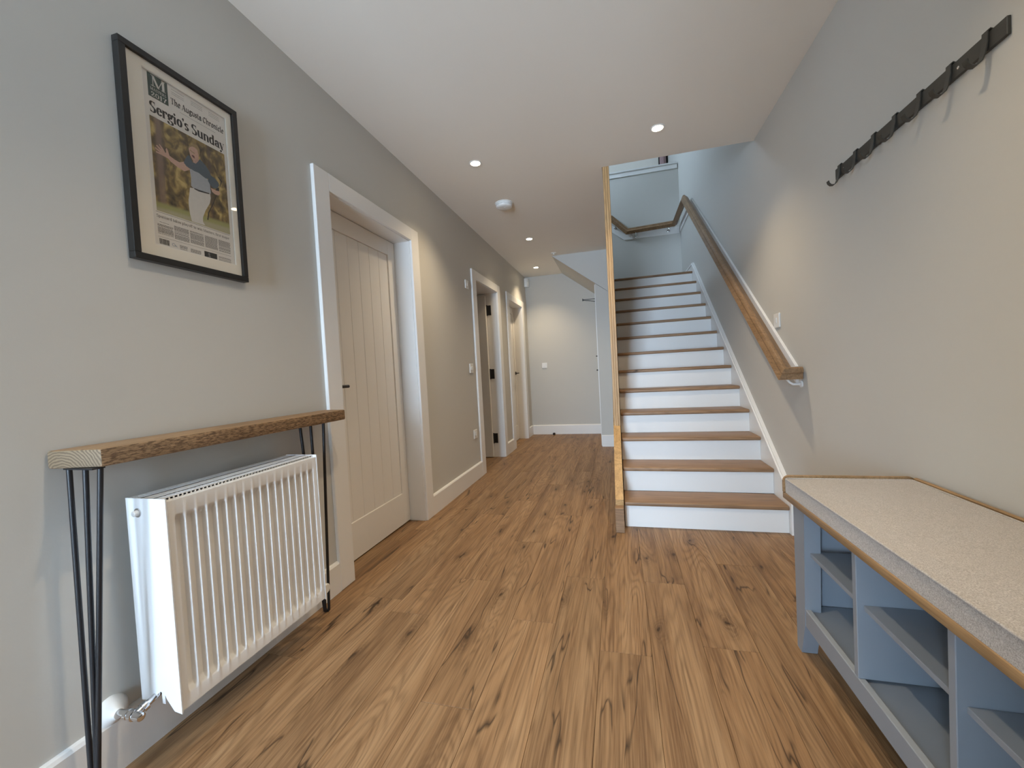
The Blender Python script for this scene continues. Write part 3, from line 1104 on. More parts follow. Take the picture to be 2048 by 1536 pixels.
for a, b_ in zip(edges_, edges_[1:]):
    bm = B()
    ya_, yb_ = b_ + 0.0105, a - 0.0105
    xf = BX0 + 0.052 if (a > 1.6 or b_ < 0.3) else BX0 + 0.018
    box(bm, BX0 + 0.018, BX1 - 0.002, max(ya_, BY0 + LEG if b_ < 0.3 else ya_), min(yb_, BY1 - LEG if a > 1.6 else yb_), 0.378, 0.392, 0.001)
    obj('cubby_shelf', bm, 'bench_paint', bn)
bm = B()
box(bm, 0.580, XR - 0.012, BY0 - 0.02, BY1 + 0.024, 0.5555, 0.579, 0.004, 2)
obj('oak_top', bm, 'oak_bench', bn, smooth=40, origin=(0.8, 1.0, 0.56))


def rounded_rect(x0, x1, z0, z1, r, n=5):
    pts = []
    for cx, cz, a0 in ((x1 - r, z1 - r, 0), (x0 + r, z1 - r, 90), ):
        for i in range(n + 1):
            a = R_(a0 + 90 * i / n)
            pts.append((cx + r * math.cos(a), cz + r * math.sin(a)))
    pts += [(x0, z0), (x1, z0)]
    return pts


bm = B()
prism(bm, rounded_rect(0.580, XR - 0.012, 0.5795, 0.642, 0.022), 'Y', BY1 + 0.010, BY1 + 0.022)
obj('end_lip', bm, 'oak_bench', bn, smooth=40, origin=(0.8, 1.7, 0.6))
bm = B()
box(bm, XR - 0.024, XR - 0.012, BY0, BY1 + 0.010, 0.5795, 0.640, 0.003)
obj('back_lip', bm, 'oak_bench', bn, origin=(0.99, 1.0, 0.6))

cu = thing('bench_cushion', 'oatmeal woven seat cushion with piped edge on the shoe bench', 'cushion', (0.78, 1.0, 0.5795))
CX0, CX1, CY0, CY1, CZ0, CZ1 = 0.584, XR - 0.031, BY0 - 0.01, BY1 + 0.004, 0.5795, 0.637
bm = B()
nx, ny = 14, 30


def cush(u, v, top):
    x = CX0 + (CX1 - CX0) * u
    y_ = CY0 + (CY1 - CY0) * v
    e = min(u, 1 - u) * (CX1 - CX0)
    g_ = min(v, 1 - v) * (CY1 - CY0)
    puff = 0.006 * (1 - math.exp(-min(e, g_) / 0.06))
    wv = 0.0009 * math.sin(37 * v + 3 * u) + 0.0007 * math.sin(61 * v - 5 * u)
    return (x, y_, CZ1 - 0.004 + puff + wv if top else CZ0)


T = [[bm.verts.new(cush(i / nx, j / ny, True)) for j in range(ny + 1)] for i in range(nx + 1)]
Bt = [[bm.verts.new(cush(i / nx, j / ny, False)) for j in range(ny + 1)] for i in range(nx + 1)]
fs = []
for i in range(nx):
    for j in range(ny):
        fs.append(bm.faces.new((T[i][j], T[i + 1][j], T[i + 1][j + 1], T[i][j + 1])))
        fs.append(bm.faces.new((Bt[i][j + 1], Bt[i + 1][j + 1], Bt[i + 1][j], Bt[i][j])))
loop = [(i, 0) for i in range(nx)] + [(nx, j) for j in range(ny)] + [(i, ny) for i in range(nx, 0, -1)] + [(0, j) for j in range(ny, 0, -1)]
for (a, b_), (c, d) in zip(loop, loop[1:] + loop[:1]):
    fs.append(bm.faces.new((T[a][b_], T[c][d], Bt[c][d], Bt[a][b_])))
bmesh.ops.recalc_face_normals(bm, faces=fs)
body = obj('cushion_body', bm, 'cushion_fabric', cu, smooth=40)
bm = B()
pp = []
cor = 0.012
for cx, cy, a0 in ((CX1 - cor, CY1 - cor, 0), (CX0 + cor, CY1 - cor, 90), (CX0 + cor, CY0 + cor, 180), (CX1 - cor, CY0 + cor, 270)):
    for i in range(5):
        a = R_(a0 + 90 * i / 4)
        pp.append((cx + cor * math.cos(a), cy + cor * math.sin(a), CZ1 - 0.004))
pp.append(pp[0])
tube(bm, pp, 0.0032, 8, caps=False)
obj('piping', bm, 'cushion_fabric', cu, smooth=60)

# ------------------------------------------------------------------ coat hook rail on the right wall
hk = thing('coat_rail', 'dark iron coat rail with seven hooks high on the right wall', 'coat rack', (XR, 1.79, 1.88))
bm = B()
box(bm, XR - 0.010, XR - 0.0005, 1.362, 2.212, 1.878, 1.925, 0.0015)
obj('rail_bar', bm, 'hook_iron', hk)
for i in range(7):
    yh = 2.172 - i * 0.1252
    bm = B()
    w = 0.009
    cl = [(XR - 0.002, 1.929), (XR - 0.008, 1.932), (XR - 0.0135, 1.928), (XR - 0.0145, 1.90), (XR - 0.020, 1.868), (XR - 0.026, 1.853), (XR - 0.036, 1.844), (XR - 0.047, 1.845), (XR - 0.055, 1.853), (XR - 0.058, 1.864)]
    th = 0.003
    V = []
    for q, (x_, z_) in enumerate(cl):
        a = Vector(cl[max(q - 1, 0)])
        c = Vector(cl[min(q + 1, len(cl) - 1)])
        d = (c - a).normalized()
        nn = Vector((-d.y, d.x)) * th / 2
        V.append([bm.verts.new((x_ + s1 * nn.x, yh + s2 * w, z_ + s1 * nn.y)) for s1, s2 in ((1, 1), (1, -1), (-1, -1), (-1, 1))])
    fs = [bm.faces.new(V[0]), bm.faces.new(V[-1][::-1])]
    for q, wq in zip(V, V[1:]):
        for k in range(4):
            fs.append(bm.faces.new((q[k], wq[k], wq[(k + 1) % 4], q[(k + 1) % 4])))
    bmesh.ops.recalc_face_normals(bm, faces=fs)
    h_ = obj('hook', bm, 'hook_iron', hk, smooth=40)
    if i in (0, 5):
        bm = B()
        lathe(bm, (XR - 0.010, yh - 0.03, 1.90), (-1, 0, 0), [(0, 0.005), (0.0012, 0.005), (0.002, 0.003)], 12)
        obj('screw', bm, 'chrome', hk, smooth=40)

# ------------------------------------------------------------------ downlights
LSPOTS = [(-0.400, 1.056, 'recessed ceiling downlight between the console shelf and the bench, out of view'),
          (-0.957, 2.926, 'recessed ceiling downlight in front of the near closed door'), (0.320, 2.922, 'recessed ceiling downlight before the stairwell opening, nearest the right wall'),
          (-0.953, 4.798, 'recessed ceiling downlight just beyond the smoke alarm'), (-1.142, 6.158, 'recessed ceiling downlight nearest the end wall'),
          (0.320, 1.056, 'recessed ceiling downlight above the shoe bench, out of view')]


def downlight(x, y_, label):
    t_ = thing('downlight', label, 'ceiling light', (x, y_, H), 'recessed downlights in the hall ceiling')
    bm = B()
    seg = 32
    prof = [(0.046, 0.0), (0.046, -0.003), (0.042, -0.0045), (0.036, -0.003), (0.033, 0.0)]
    rings = [[bm.verts.new((x + r * math.cos(2 * math.pi * k / seg), y_ + r * math.sin(2 * math.pi * k / seg), H + z_)) for k in range(seg)] for r, z_ in prof]
    fs = []
    for q, w in zip(rings, rings[1:]):
        for k in range(seg):
            fs.append(bm.faces.new((q[k], q[(k + 1) % seg], w[(k + 1) % seg], w[k])))
    bmesh.ops.recalc_face_normals(bm, faces=fs)
    obj('trim_ring', bm, 'white_gloss', t_, smooth=50)
    bm = B()
    lathe(bm, (x, y_, H - 0.0005), (0, 0, -1), [(0, 0.0345), (0.0015, 0.034), (0.003, 0.026)], 28)
    obj('lens', bm, 'lamp_lens', t_, smooth=50)
    l = bpy.data.lights.new('downlight_beam', 'SPOT')
    l.energy = LAMP_W
    l.color = LAMP_COL
    l.spot_size = R_(112)
    l.spot_blend = 1.0
    l.shadow_soft_size = 0.03
    lo = bpy.data.objects.new('downlight_beam', l)
    COL.objects.link(lo)
    lo.parent = t_
    lo.location = (0, 0, -0.008)


for x, y_, lab in LSPOTS:
    downlight(x, y_, lab)

# ------------------------------------------------------------------ small fittings
sa = thing('smoke_alarm', 'round white smoke alarm on the ceiling', 'smoke alarm', (-0.955, 3.70, H))
bm = B()
lathe(bm, (-0.955, 3.70, H), (0, 0, -1), [(0, 0.083), (0.006, 0.083), (0.007, 0.076), (0.020, 0.076), (0.021, 0.071), (0.024, 0.071)], 32)
obj('base', bm, 'white_plastic', sa, smooth=40)
bm = B()
lathe(bm, (-0.955, 3.70, H - 0.024), (0, 0, -1), [(0, 0.075), (0.010, 0.073), (0.018, 0.063), (0.021, 0.04)], 32)
obj('cover', bm, 'white_plastic', sa, smooth=40)
bm = B()
lathe(bm, (-0.945, 3.685, H - 0.044), (0, 0, -1), [(0, 0.010), (0.003, 0.009)], 14)
obj('test_button', bm, 'white_plastic', sa, smooth=40)

bm = B()
lathe(bm, (-0.77, 5.50, H), (0, 0, -1), [(0, 0.036), (0.004, 0.036), (0.008, 0.030), (0.010, 0.012), (0.022, 0.011), (0.024, 0.006)], 24)
tag(obj('ceiling_sensor', bm, 'white_plastic', smooth=40), 'small round white sensor on the ceiling before the sloping soffit', 'sensor')

pir = thing('motion_sensor', 'white motion sensor in the top corner of the end wall', 'sensor', (XL, YE, 2.49))
bm = B()
prism(bm, [(XL + 0.001, YE - 0.001), (XL + 0.075, YE - 0.001), (XL + 0.07, YE - 0.045), (XL + 0.045, YE - 0.07), (XL + 0.001, YE - 0.075)], 'Z', 2.470, 2.612)
bmesh.ops.bevel(bm, geom=[e for e in bm.edges], offset=0.006, segments=2, profile=0.5, affect='EDGES')
obj('housing', bm, 'white_plastic', pir, smooth=40)
bm = B()
prism(bm, [(XL + 0.069, YE - 0.040), (XL + 0.047, YE - 0.066), (XL + 0.052, YE - 0.072), (XL + 0.073, YE - 0.046)], 'Z', 2.495, 2.550)
obj('lens', bm, 'bevel_white', pir)


def plate(name, label, cat, face, c1, c2, hw, hh, rockers=1, socket=False):
    """wall plate: face 'L' (x=XL), 'R' (x=XR), 'E' (y=YE)"""
    loc = {'L': (XL, c1, c2), 'R': (XR, c1, c2), 'E': (c1, YE, c2)}[face]
    t_ = thing(name, label, cat, loc)

    def bx(bm, a0, a1, z0, z1, d0, d1, bev):
        if face == 'L':
            box(bm, XL + d0, XL + d1, a0, a1, z0, z1, bev)
        elif face == 'R':
            box(bm, XR - d1, XR - d0, a0, a1, z0, z1, bev)
        else:
            box(bm, a0, a1, YE - d1, YE - d0, z0, z1, bev)
    bm = B()
    bx(bm, c1 - hw, c1 + hw, c2 - hh, c2 + hh, 0.0, 0.010, 0.003)
    obj('face_plate', bm, 'white_plastic', t_)
    for k in range(rockers):
        bm = B()
        cc = c1 + (k - (rockers - 1) / 2) * 0.03
        bx(bm, cc - 0.010, cc + 0.010, c2 - 0.018, c2 + 0.018, 0.0101, 0.0145, 0.0015)
        obj('rocker', bm, 'white_plastic', t_)
    if socket:
        for k in (-1, 1):
            bm = B()
            bx(bm, c1 + k * 0.014 - 0.003, c1 + k * 0.014 + 0.003, c2 - 0.02, c2 - 0.014, 0.0101, 0.0108, 0)
            obj('pin_slot', bm, 'gap_dark', t_)
    return t_


plate('alarm_switch', 'small white fused switch high on the wall before the open door', 'switch', 'L', 3.925, 1.990, 0.043, 0.043, 1)
plate('light_switch', 'white double light switch beside the open doorway architrave', 'switch', 'L', 3.925, 1.140, 0.047, 0.047, 2)
plate('wall_socket', 'white power socket low on the wall before the open door', 'socket', 'L', 3.935, 0.465, 0.045, 0.045, 1, True)
plate('blank_plate', 'white switch plate on the far end wall', 'switch', 'E', -1.192, 1.154, 0.043, 0.043, 1)
plate('stair_switch', 'white light switch on the right wall above the handrail', 'switch', 'R', 2.985, 1.322, 0.045, 0.045, 1)

ds = thing('door_stop', 'black cylindrical door stop on the floor at the end wall', 'door stop', (-1.075, 6.66, 0))
bm = B()
lathe(bm, (-1.075, 6.66, 0), (0, 0, 1), [(0, 0.020), (0.004, 0.021), (0.030, 0.020), (0.034, 0.016)], 20)
obj('post', bm, 'black_metal', ds, smooth=40)
bm = B()
lathe(bm, (-1.075, 6.66, 0.022), (0, -1, 0), [(0.010, 0.010), (0.024, 0.010), (0.026, 0.007)], 14)
obj('rubber_tip', bm, 'frame_black', ds, smooth=40)

ch = thing('coat_hook', 'black coat hook arm reaching out from the cupboard door edge', 'coat hook', (-0.265, 5.75, 1.95))
bm = B()
box(bm, -0.270, -0.2655, 5.735, 5.765, 1.905, 2.025, 0.001)
obj('back_plate', bm, 'black_metal', ch)
bm = B()
tube(bm, [(-0.268, 5.742, 2.018), (-0.35, 5.746, 2.020), (-0.432, 5.75, 2.021)], 0.0042, 8)
tube(bm, [(-0.268, 5.758, 1.985), (-0.35, 5.756, 2.000), (-0.432, 5.752, 2.012)], 0.0042, 8)
obj('arm', bm, 'black_metal', ch, smooth=50)
bm = B()
box(bm, -0.440, -0.430, 5.738, 5.764, 2.000, 2.034, 0.002)
obj('end_cap', bm, 'black_metal', ch)

# hanging on the upstairs wall beyond the ledge: dark panel with a pink draped robe
rb = thing('hanging_robe', 'dark and dusty pink fabric hanging upstairs beyond the white ledge', 'robe', (0.93, 7.8, 4.1))
bm = B()
box(bm, 0.935, 1.004, 7.80, 7.849, 4.02, 5.1, 0.002)
box(bm, 0.850, 0.905, 7.83, 7.849, 4.15, 5.1, 0.002)
obj('dark_coat', bm, 'robe_dark', rb)
bm = B()
V = []
n1, n2 = 20, 10
for j in range(n2 + 1):
    zz = 4.10 + 0.95 * j / n2
    ww = 0.062 - 0.018 * j / n2
    row = []
    for i in range(n1):
        a = 2 * math.pi * i / n1
        rr = 1 + 0.18 * math.sin(6 * a + 0.6 * j)
        row.append(bm.verts.new((0.915 + ww * rr * math.cos(a) * 0.9, 7.775 + 0.03 * rr * math.sin(a), zz)))
    V.append(row)
fs = []
for q, w in zip(V, V[1:]):
    for i in range(n1):
        fs.append(bm.faces.new((q[i], q[(i + 1) % n1], w[(i + 1) % n1], w[i])))
fs += [bm.faces.new(V[0]), bm.faces.new(V[-1])]
bmesh.ops.recalc_face_normals(bm, faces=fs)
obj('pink_robe', bm, 'robe_pink', rb, smooth=70)

# ------------------------------------------------------------------ framed newspaper
pf = thing('picture_frame', 'black framed newspaper front page with a golfer photograph on the left wall', 'picture', (XL, 1.142, 1.503))
FY0, FY1, FZ0, FZ1 = 0.941, 1.343, 1.503, 2.179
FW, FD = 0.0205, 0.028
for a, b_, c, d in ((FY0, FY1, FZ1 - FW, FZ1), (FY0, FY1, FZ0, FZ0 + FW)):
    bm = B()
    box(bm, XL + 0.002, XL + FD, a, b_, c, d, 0.0012)
    obj('frame_rail', bm, 'frame_black', pf)
for a, b_ in ((FY0, FY0 + FW), (FY1 - FW, FY1)):
    bm = B()
    box(bm, XL + 0.002, XL + FD - 0.0001, a, b_, FZ0 + FW, FZ1 - FW, 0.0012)
    obj('frame_rail', bm, 'frame_black', pf)
PY0, PZ0, PWD, PHT = 1.010, 1.564, 0.292, 0.569     # newspaper opening in the mat
bm = B()
mx0, mx1 = XL + 0.0125, XL + 0.0165
for a, b_, c, d in ((FY0 + FW, PY0, FZ0 + FW, FZ1 - FW), (PY0 + PWD, FY1 - FW, FZ0 + FW, FZ1 - FW), (PY0, PY0 + PWD, FZ0 + FW, PZ0), (PY0, PY0 + PWD, PZ0 + PHT, FZ1 - FW)):
    box(bm, mx0, mx1, a, b_, c, d)
obj('mat', bm, 'mat_board', pf)
bm = B()
for a, b_, c, d in ((PY0, PY0 + 0.002, PZ0, PZ0 + PHT), (PY0 + PWD - 0.0025, PY0 + PWD, PZ0, PZ0 + PHT), (PY0 + 0.002, PY0 + PWD - 0.0025, PZ0, PZ0 + 0.002), (PY0 + 0.002, PY0 + PWD - 0.0025, PZ0 + PHT - 0.002, PZ0 + PHT)):
    box(bm, mx0, mx1 - 0.001, a, b_, c, d)
obj('mat_bevel', bm, 'bevel_white', pf)
bm = B()
box(bm, XL + 0.004, XL + 0.0105, FY0 + FW, FY1 - FW, FZ0 + FW, FZ1 - FW)
paper = obj('newspaper', bm, 'newsprint', pf, origin=(XL + 0.0105, PY0, PZ0))
bm = B()
box(bm, XL + 0.019, XL + 0.021, FY0 + FW - 0.002, FY1 - FW + 0.002, FZ0 + FW - 0.002, FZ1 - FW + 0.002)
obj('glass_pane', bm, 'picture_glass', pf)

# --- printed matter: (u, v) metres on the sheet; u runs along +y, v upward


def poly(bm, pts, lay):
    x = XL + 0.0105 + 0.0002 + 0.0001 * lay
    f = bm.faces.new([bm.verts.new((x, PY0 + u, PZ0 + v)) for u, v in pts])
    f.normal_update()
    if f.normal.x < 0:
        f.normal_flip()


def rect(bm, u0, u1, v0, v1, lay):
    poly(bm, [(u0, v0), (u1, v0), (u1, v1), (u0, v1)], lay)


def arc(cx, cy, rx, ry, a0, a1, n=10):
    return [(cx + rx * math.cos(R_(a0 + (a1 - a0) * i / n)), cy + ry * math.sin(R_(a0 + (a1 - a0) * i / n))) for i in range(n + 1)]


def hull(pts):
    pts = sorted(set(pts))
    if len(pts) < 3:
        return pts

    def half(ps):
        o = []
        for p in ps:
            while len(o) >= 2 and (o[-1][0] - o[-2][0]) * (p[1] - o[-2][1]) - (o[-1][1] - o[-2][1]) * (p[0] - o[-2][0]) <= 0:
                o.pop()
            o.append(p)
        return o[:-1]
    return half(pts) + half(pts[::-1])


SERIF = 's'
GL = {}


def serif(x, y_, w=0.085):
    return ('s', [(x - w, y_), (x + w, y_)])


GL['o'] = (0.52, [arc(.26, .24, .165, .235, 0, 360, 16)])
GL['e'] = (0.48, [arc(.25, .24, .155, .235, 8, 325, 14), ('s', [(.10, .265), (.39, .265)])])
GL['c'] = (0.46, [arc(.25, .24, .155, .235, 50, 320, 12), ('d', [(.34, .40)])])
GL['n'] = (0.60, [[(.13, .0), (.13, .46)], arc(.29, .30, .165, .165, 150, 0, 8) + [(.455, 0)], serif(.13, .012), serif(.455, .012), serif(.08, .465, .06)])
GL['m'] = (0.90, [[(.13, .0), (.13, .46)], arc(.28, .31, .155, .155, 150, 0, 8) + [(.435, 0)], arc(.59, .31, .155, .155, 150, 0, 8) + [(.745, 0)], serif(.13, .012), serif(.435, .012), serif(.745, .012), serif(.08, .465, .06)])
GL['u'] = (0.60, [[(.13, .46), (.13, .17)] + arc(.285, .165, .155, .155, 180, 330, 8), [(.45, .46), (.45, 0)], serif(.09, .465, .06), serif(.41, .465, .06), serif(.49, .012, .05)])
GL['r'] = (0.45, [[(.13, 0), (.13, .46)], arc(.29, .33, .16, .13, 160, 60, 6), ('d', [(.36, .41)]), serif(.14, .012, .10), serif(.08, .465, .06)])
GL['i'] = (0.30, [[(.14, 0), (.14, .46)], ('d', [(.14, .63)]), serif(.14, .012, .10), serif(.09, .465, .07)])
GL['j'] = (0.30, [[(.15, .46), (.15, -.08)] + arc(.05, -.09, .10, .10, 0, -110, 5), ('d', [(.15, .63)]), serif(.10, .465, .07)])
GL['l'] = (0.30, [[(.14, 0), (.14, .70)], serif(.14, .012, .10), serif(.09, .705, .07)])
GL['d'] = (0.58, [arc(.25, .24, .155, .235, 40, 320, 12), [(.43, 0), (.43, .70)], serif(.38, .705, .06), serif(.48, .012, .06)])
GL['b'] = (0.56, [[(.13, 0), (.13, .70)], arc(.29, .24, .155, .235, 150, -150, 12), serif(.08, .705, .06)])
GL['p'] = (0.56, [[(.13, -.20), (.13, .46)], arc(.29, .24, .155, .235, 150, -150, 12), serif(.08, .465, .06), serif(.13, -.2, .09)])
GL['a'] = (0.52, [arc(.25, .33, .13, .14, 165, 0, 8) + [(.38, .05), (.43, .012), (.48, .04)], arc(.23, .14, .12, .125, 60, 300, 10), ('d', [(.15, .37)])])
GL['g'] = (0.52, [arc(.23, .32, .125, .145, 0, 360, 14), [(.16, .18), (.12, .12), (.16, .06), (.34, .045)] + arc(.25, -.085, .19, .115, 60, -200, 12), ('s', [(.33, .44), (.46, .45)]), ('d', [(.46, .435)])])
GL['y'] = (0.54, [[(.10, .46), (.28, .0)], ('s', [(.44, .46), (.27, .0), (.20, -.16), (.12, -.19)]), ('d', [(.11, -.15)]), serif(.10, .465), serif(.44, .465, .07)])
GL['s'] = (0.42, [arc(.21, .345, .115, .12, 45, 205, 7) + [(.20, .245), (.29, .20)] + arc(.205, .125, .115, .12, 30, -150, 7), ('s', [(.33, .34), (.33, .46)]), ('s', [(.09, .0), (.09, .14)])])
GL['t'] = (0.36, [[(.16, .62), (.16, .10)] + arc(.24, .09, .08, .085, 180, 320, 5), ('s', [(.03, .465), (.32, .465)])])
GL['f'] = (0.34, [[(.13, 0), (.13, .55)] + arc(.23, .57, .10, .13, 180, 50, 6), ('d', [(.30, .64)]), ('s', [(.02, .465), (.28, .465)]), serif(.14, .012, .11)])
GL['h'] = (0.60, [[(.13, 0), (.13, .70)], arc(.29, .30, .165, .165, 150, 0, 8) + [(.455, 0)], serif(.13, .012), serif(.455, .012), serif(.08, .705, .06)])
GL['k'] = (0.58, [[(.13, 0), (.13, .70)], ('s', [(.16, .20), (.42, .46)]), [(.26, .28), (.46, .0)], serif(.13, .012), serif(.47, .012, .07), serif(.42, .465, .07), serif(.08, .705, .06)])
GL['w'] = (0.76, [[(.09, .46), (.23, .0)], ('s', [(.24, .0), (.38, .46)]), [(.37, .46), (.51, .0)], ('s', [(.52, .0), (.66, .46)]), serif(.09, .465), serif(.37, .465), serif(.66, .465, .07)])
GL["'"] = (0.20, [('d', [(.10, .63)]), ('s', [(.14, .62), (.13, .54), (.08, .49)])])
GL[','] = (0.22, [('d', [(.10, .04)]), ('s', [(.14, .03), (.13, -.05), (.08, -.10)])])
GL['S'] = (0.56, [arc(.27, .52, .165, .165, 40, 215, 9) + [(.24, .38), (.36, .30)] + arc(.27, .175, .175, .175, 35, -145, 9), ('s', [(.45, .52), (.45, .69)]), ('s', [(.09, .01), (.09, .19)])])
GL['M'] = (0.92, [('s', [(.14, 0), (.14, .68)]), [(.15, .68), (.45, .02)], ('s', [(.45, .02), (.74, .68)]), [(.76, .68), (.76, 0)], serif(.14, .012, .11), serif(.76, .012, .13), serif(.12, .685, .1), serif(.78, .685, .1)])
GL['A'] = (0.74, [('s', [(.34, .68), (.11, 0)]), [(.36, .68), (.60, 0)], ('s', [(.19, .23), (.52, .23)]), serif(.11, .012, .09), serif(.60, .012, .12)])
GL['T'] = (0.64, [[(.32, 0), (.32, .68)], ('s', [(.06, .68), (.58, .68)]), ('s', [(.06, .52), (.06, .68)]), ('s', [(.58, .52), (.58, .68)]), serif(.32, .012, .13)])
GL['E'] = (0.62, [[(.17, 0), (.17, .68)], ('s', [(.06, .68), (.54, .68)]), ('s', [(.06, .01), (.56, .01)]), ('s', [(.2, .35), (.42, .35)]), ('s', [(.54, .52), (.54, .68)]), ('s', [(.56, .01), (.56, .18)]), ('s', [(.42, .26), (.42, .44)])])
GL['R'] = (0.70, [[(.17, 0), (.17, .68)], [(.17, .68), (.34, .68)] + arc(.34, .52, .15, .16, 90, -90, 8) + [(.17, .36)], [(.36, .35), (.58, .02)], serif(.17, .012, .12), serif(.10, .685, .07), serif(.62, .012, .06)])
GL['C'] = (0.66, [arc(.34, .34, .235, .335, 45, 318, 14), ('s', [(.54, .48), (.54, .68)])])
GL['2'] = (0.52, [arc(.24, .49, .14, .17, 165, -20, 8) + [(.30, .32), (.09, .06)], [(.09, .05), (.42, .05)], ('s', [(.44, .05), (.44, .2)]), ('d', [(.13, .50)])])
GL['0'] = (0.54, [arc(.26, .33, .17, .32, 0, 360, 16)])
GL['1'] = (0.40, [[(.20, 0), (.20, .66)], serif(.20, .012, .12), ('s', [(.20, .65), (.07, .58)])])
GL['7'] = (0.50, [('s', [(.07, .63), (.45, .63)]), ('s', [(.07, .48), (.07, .63)]), [(.44, .60), (.26, .28), (.21, .02)]])


def text_width(s_, track=0.0):
    return sum((GL[c][0] if c in GL else 0.26) + track for c in s_)


def lettering(bm, s_, u0, u1, base, capv, lay, pw=0.125, ph=0.034, ang=0.0, track=0.0):
    """set a line of lettering between u0 and u1 on the baseline; capv = cap height in metres"""
    sv = capv / 0.69
    su = (u1 - u0) / text_width(s_, track)
    ca, sa_ = math.cos(R_(ang)), math.sin(R_(ang))

    def pen(p, w, h):
        return [(u0 + (cur + p[0] + w / 2 * math.cos(a) * ca - h / 2 * math.sin(a) * sa_) * su, base + (p[1] + w / 2 * math.cos(a) * sa_ + h / 2 * math.sin(a) * ca) * sv) for a in [math.pi * 2 * q / 10 for q in range(10)]]
    cur = 0.0
    for ch_ in s_:
        if ch_ not in GL:
            cur += 0.26 + track
            continue
        adv, strokes = GL[ch_]
        for stx in strokes:
            w, h, pts_ = pw, ph, stx
            if isinstance(stx, tuple):
                kk, pts_ = stx
                if kk == 's':
                    w, h = ph * 1.15, ph
                elif kk == 'd':
                    w, h = pw * 0.95, pw * 0.95
            if len(pts_) == 1:
                poly(bm, hull(pen(pts_[0], w, h)), lay)
            else:
                for p, q in zip(pts_, pts_[1:]):
                    poly(bm, hull(pen(p, w, h) + pen(q, w, h)), lay)
        cur += adv + track


def prt(name, bm, mat, label=None):
    o = obj(name, bm, mat, paper)
    return o


bm = B()
rect(bm, 0.0195, 0.0815, 0.489, 0.5655, 0)
prt('green_panel', bm, 'masters_green')
bm = B()
lettering(bm, 'M', 0.029, 0.076, 0.5275, 0.0345, 1, 0.15, 0.04)
lettering(bm, 'MASTERS', 0.026, 0.076, 0.513, 0.0085, 1, 0.15, 0.05)
lettering(bm, '2017', 0.027, 0.076, 0.4925, 0.0155, 1, 0.14, 0.045)
prt('panel_lettering', bm, 'print_white')
bm = B()
lettering(bm, 'The Augusta Chronicle', 0.089, 0.282, 0.5045, 0.0195, 0, 0.19, 0.05, 42, -0.02)
prt('masthead_lettering', bm, 'ink')
bm = B()
lettering(bm, "Sergio's Sunday", 0.019, 0.281, 0.4385, 0.0355, 0, 0.185, 0.036, 0, -0.015)
prt('headline_lettering', bm, 'ink')
bm = B()
lettering(bm, 'Spaniard takes playoff to win Masters, first major', 0.0145, 0.274, 0.0950, 0.0092, 0, 0.10, 0.04)
prt('subheading_lettering', bm, 'ink')
bm = B()
rect(bm, 0.0170, 0.2790, 0.1160, 0.4245, 0)
ph_ = obj('photograph', bm, 'print_photo', paper, origin=(XL + 0.0107, PY0, PZ0))

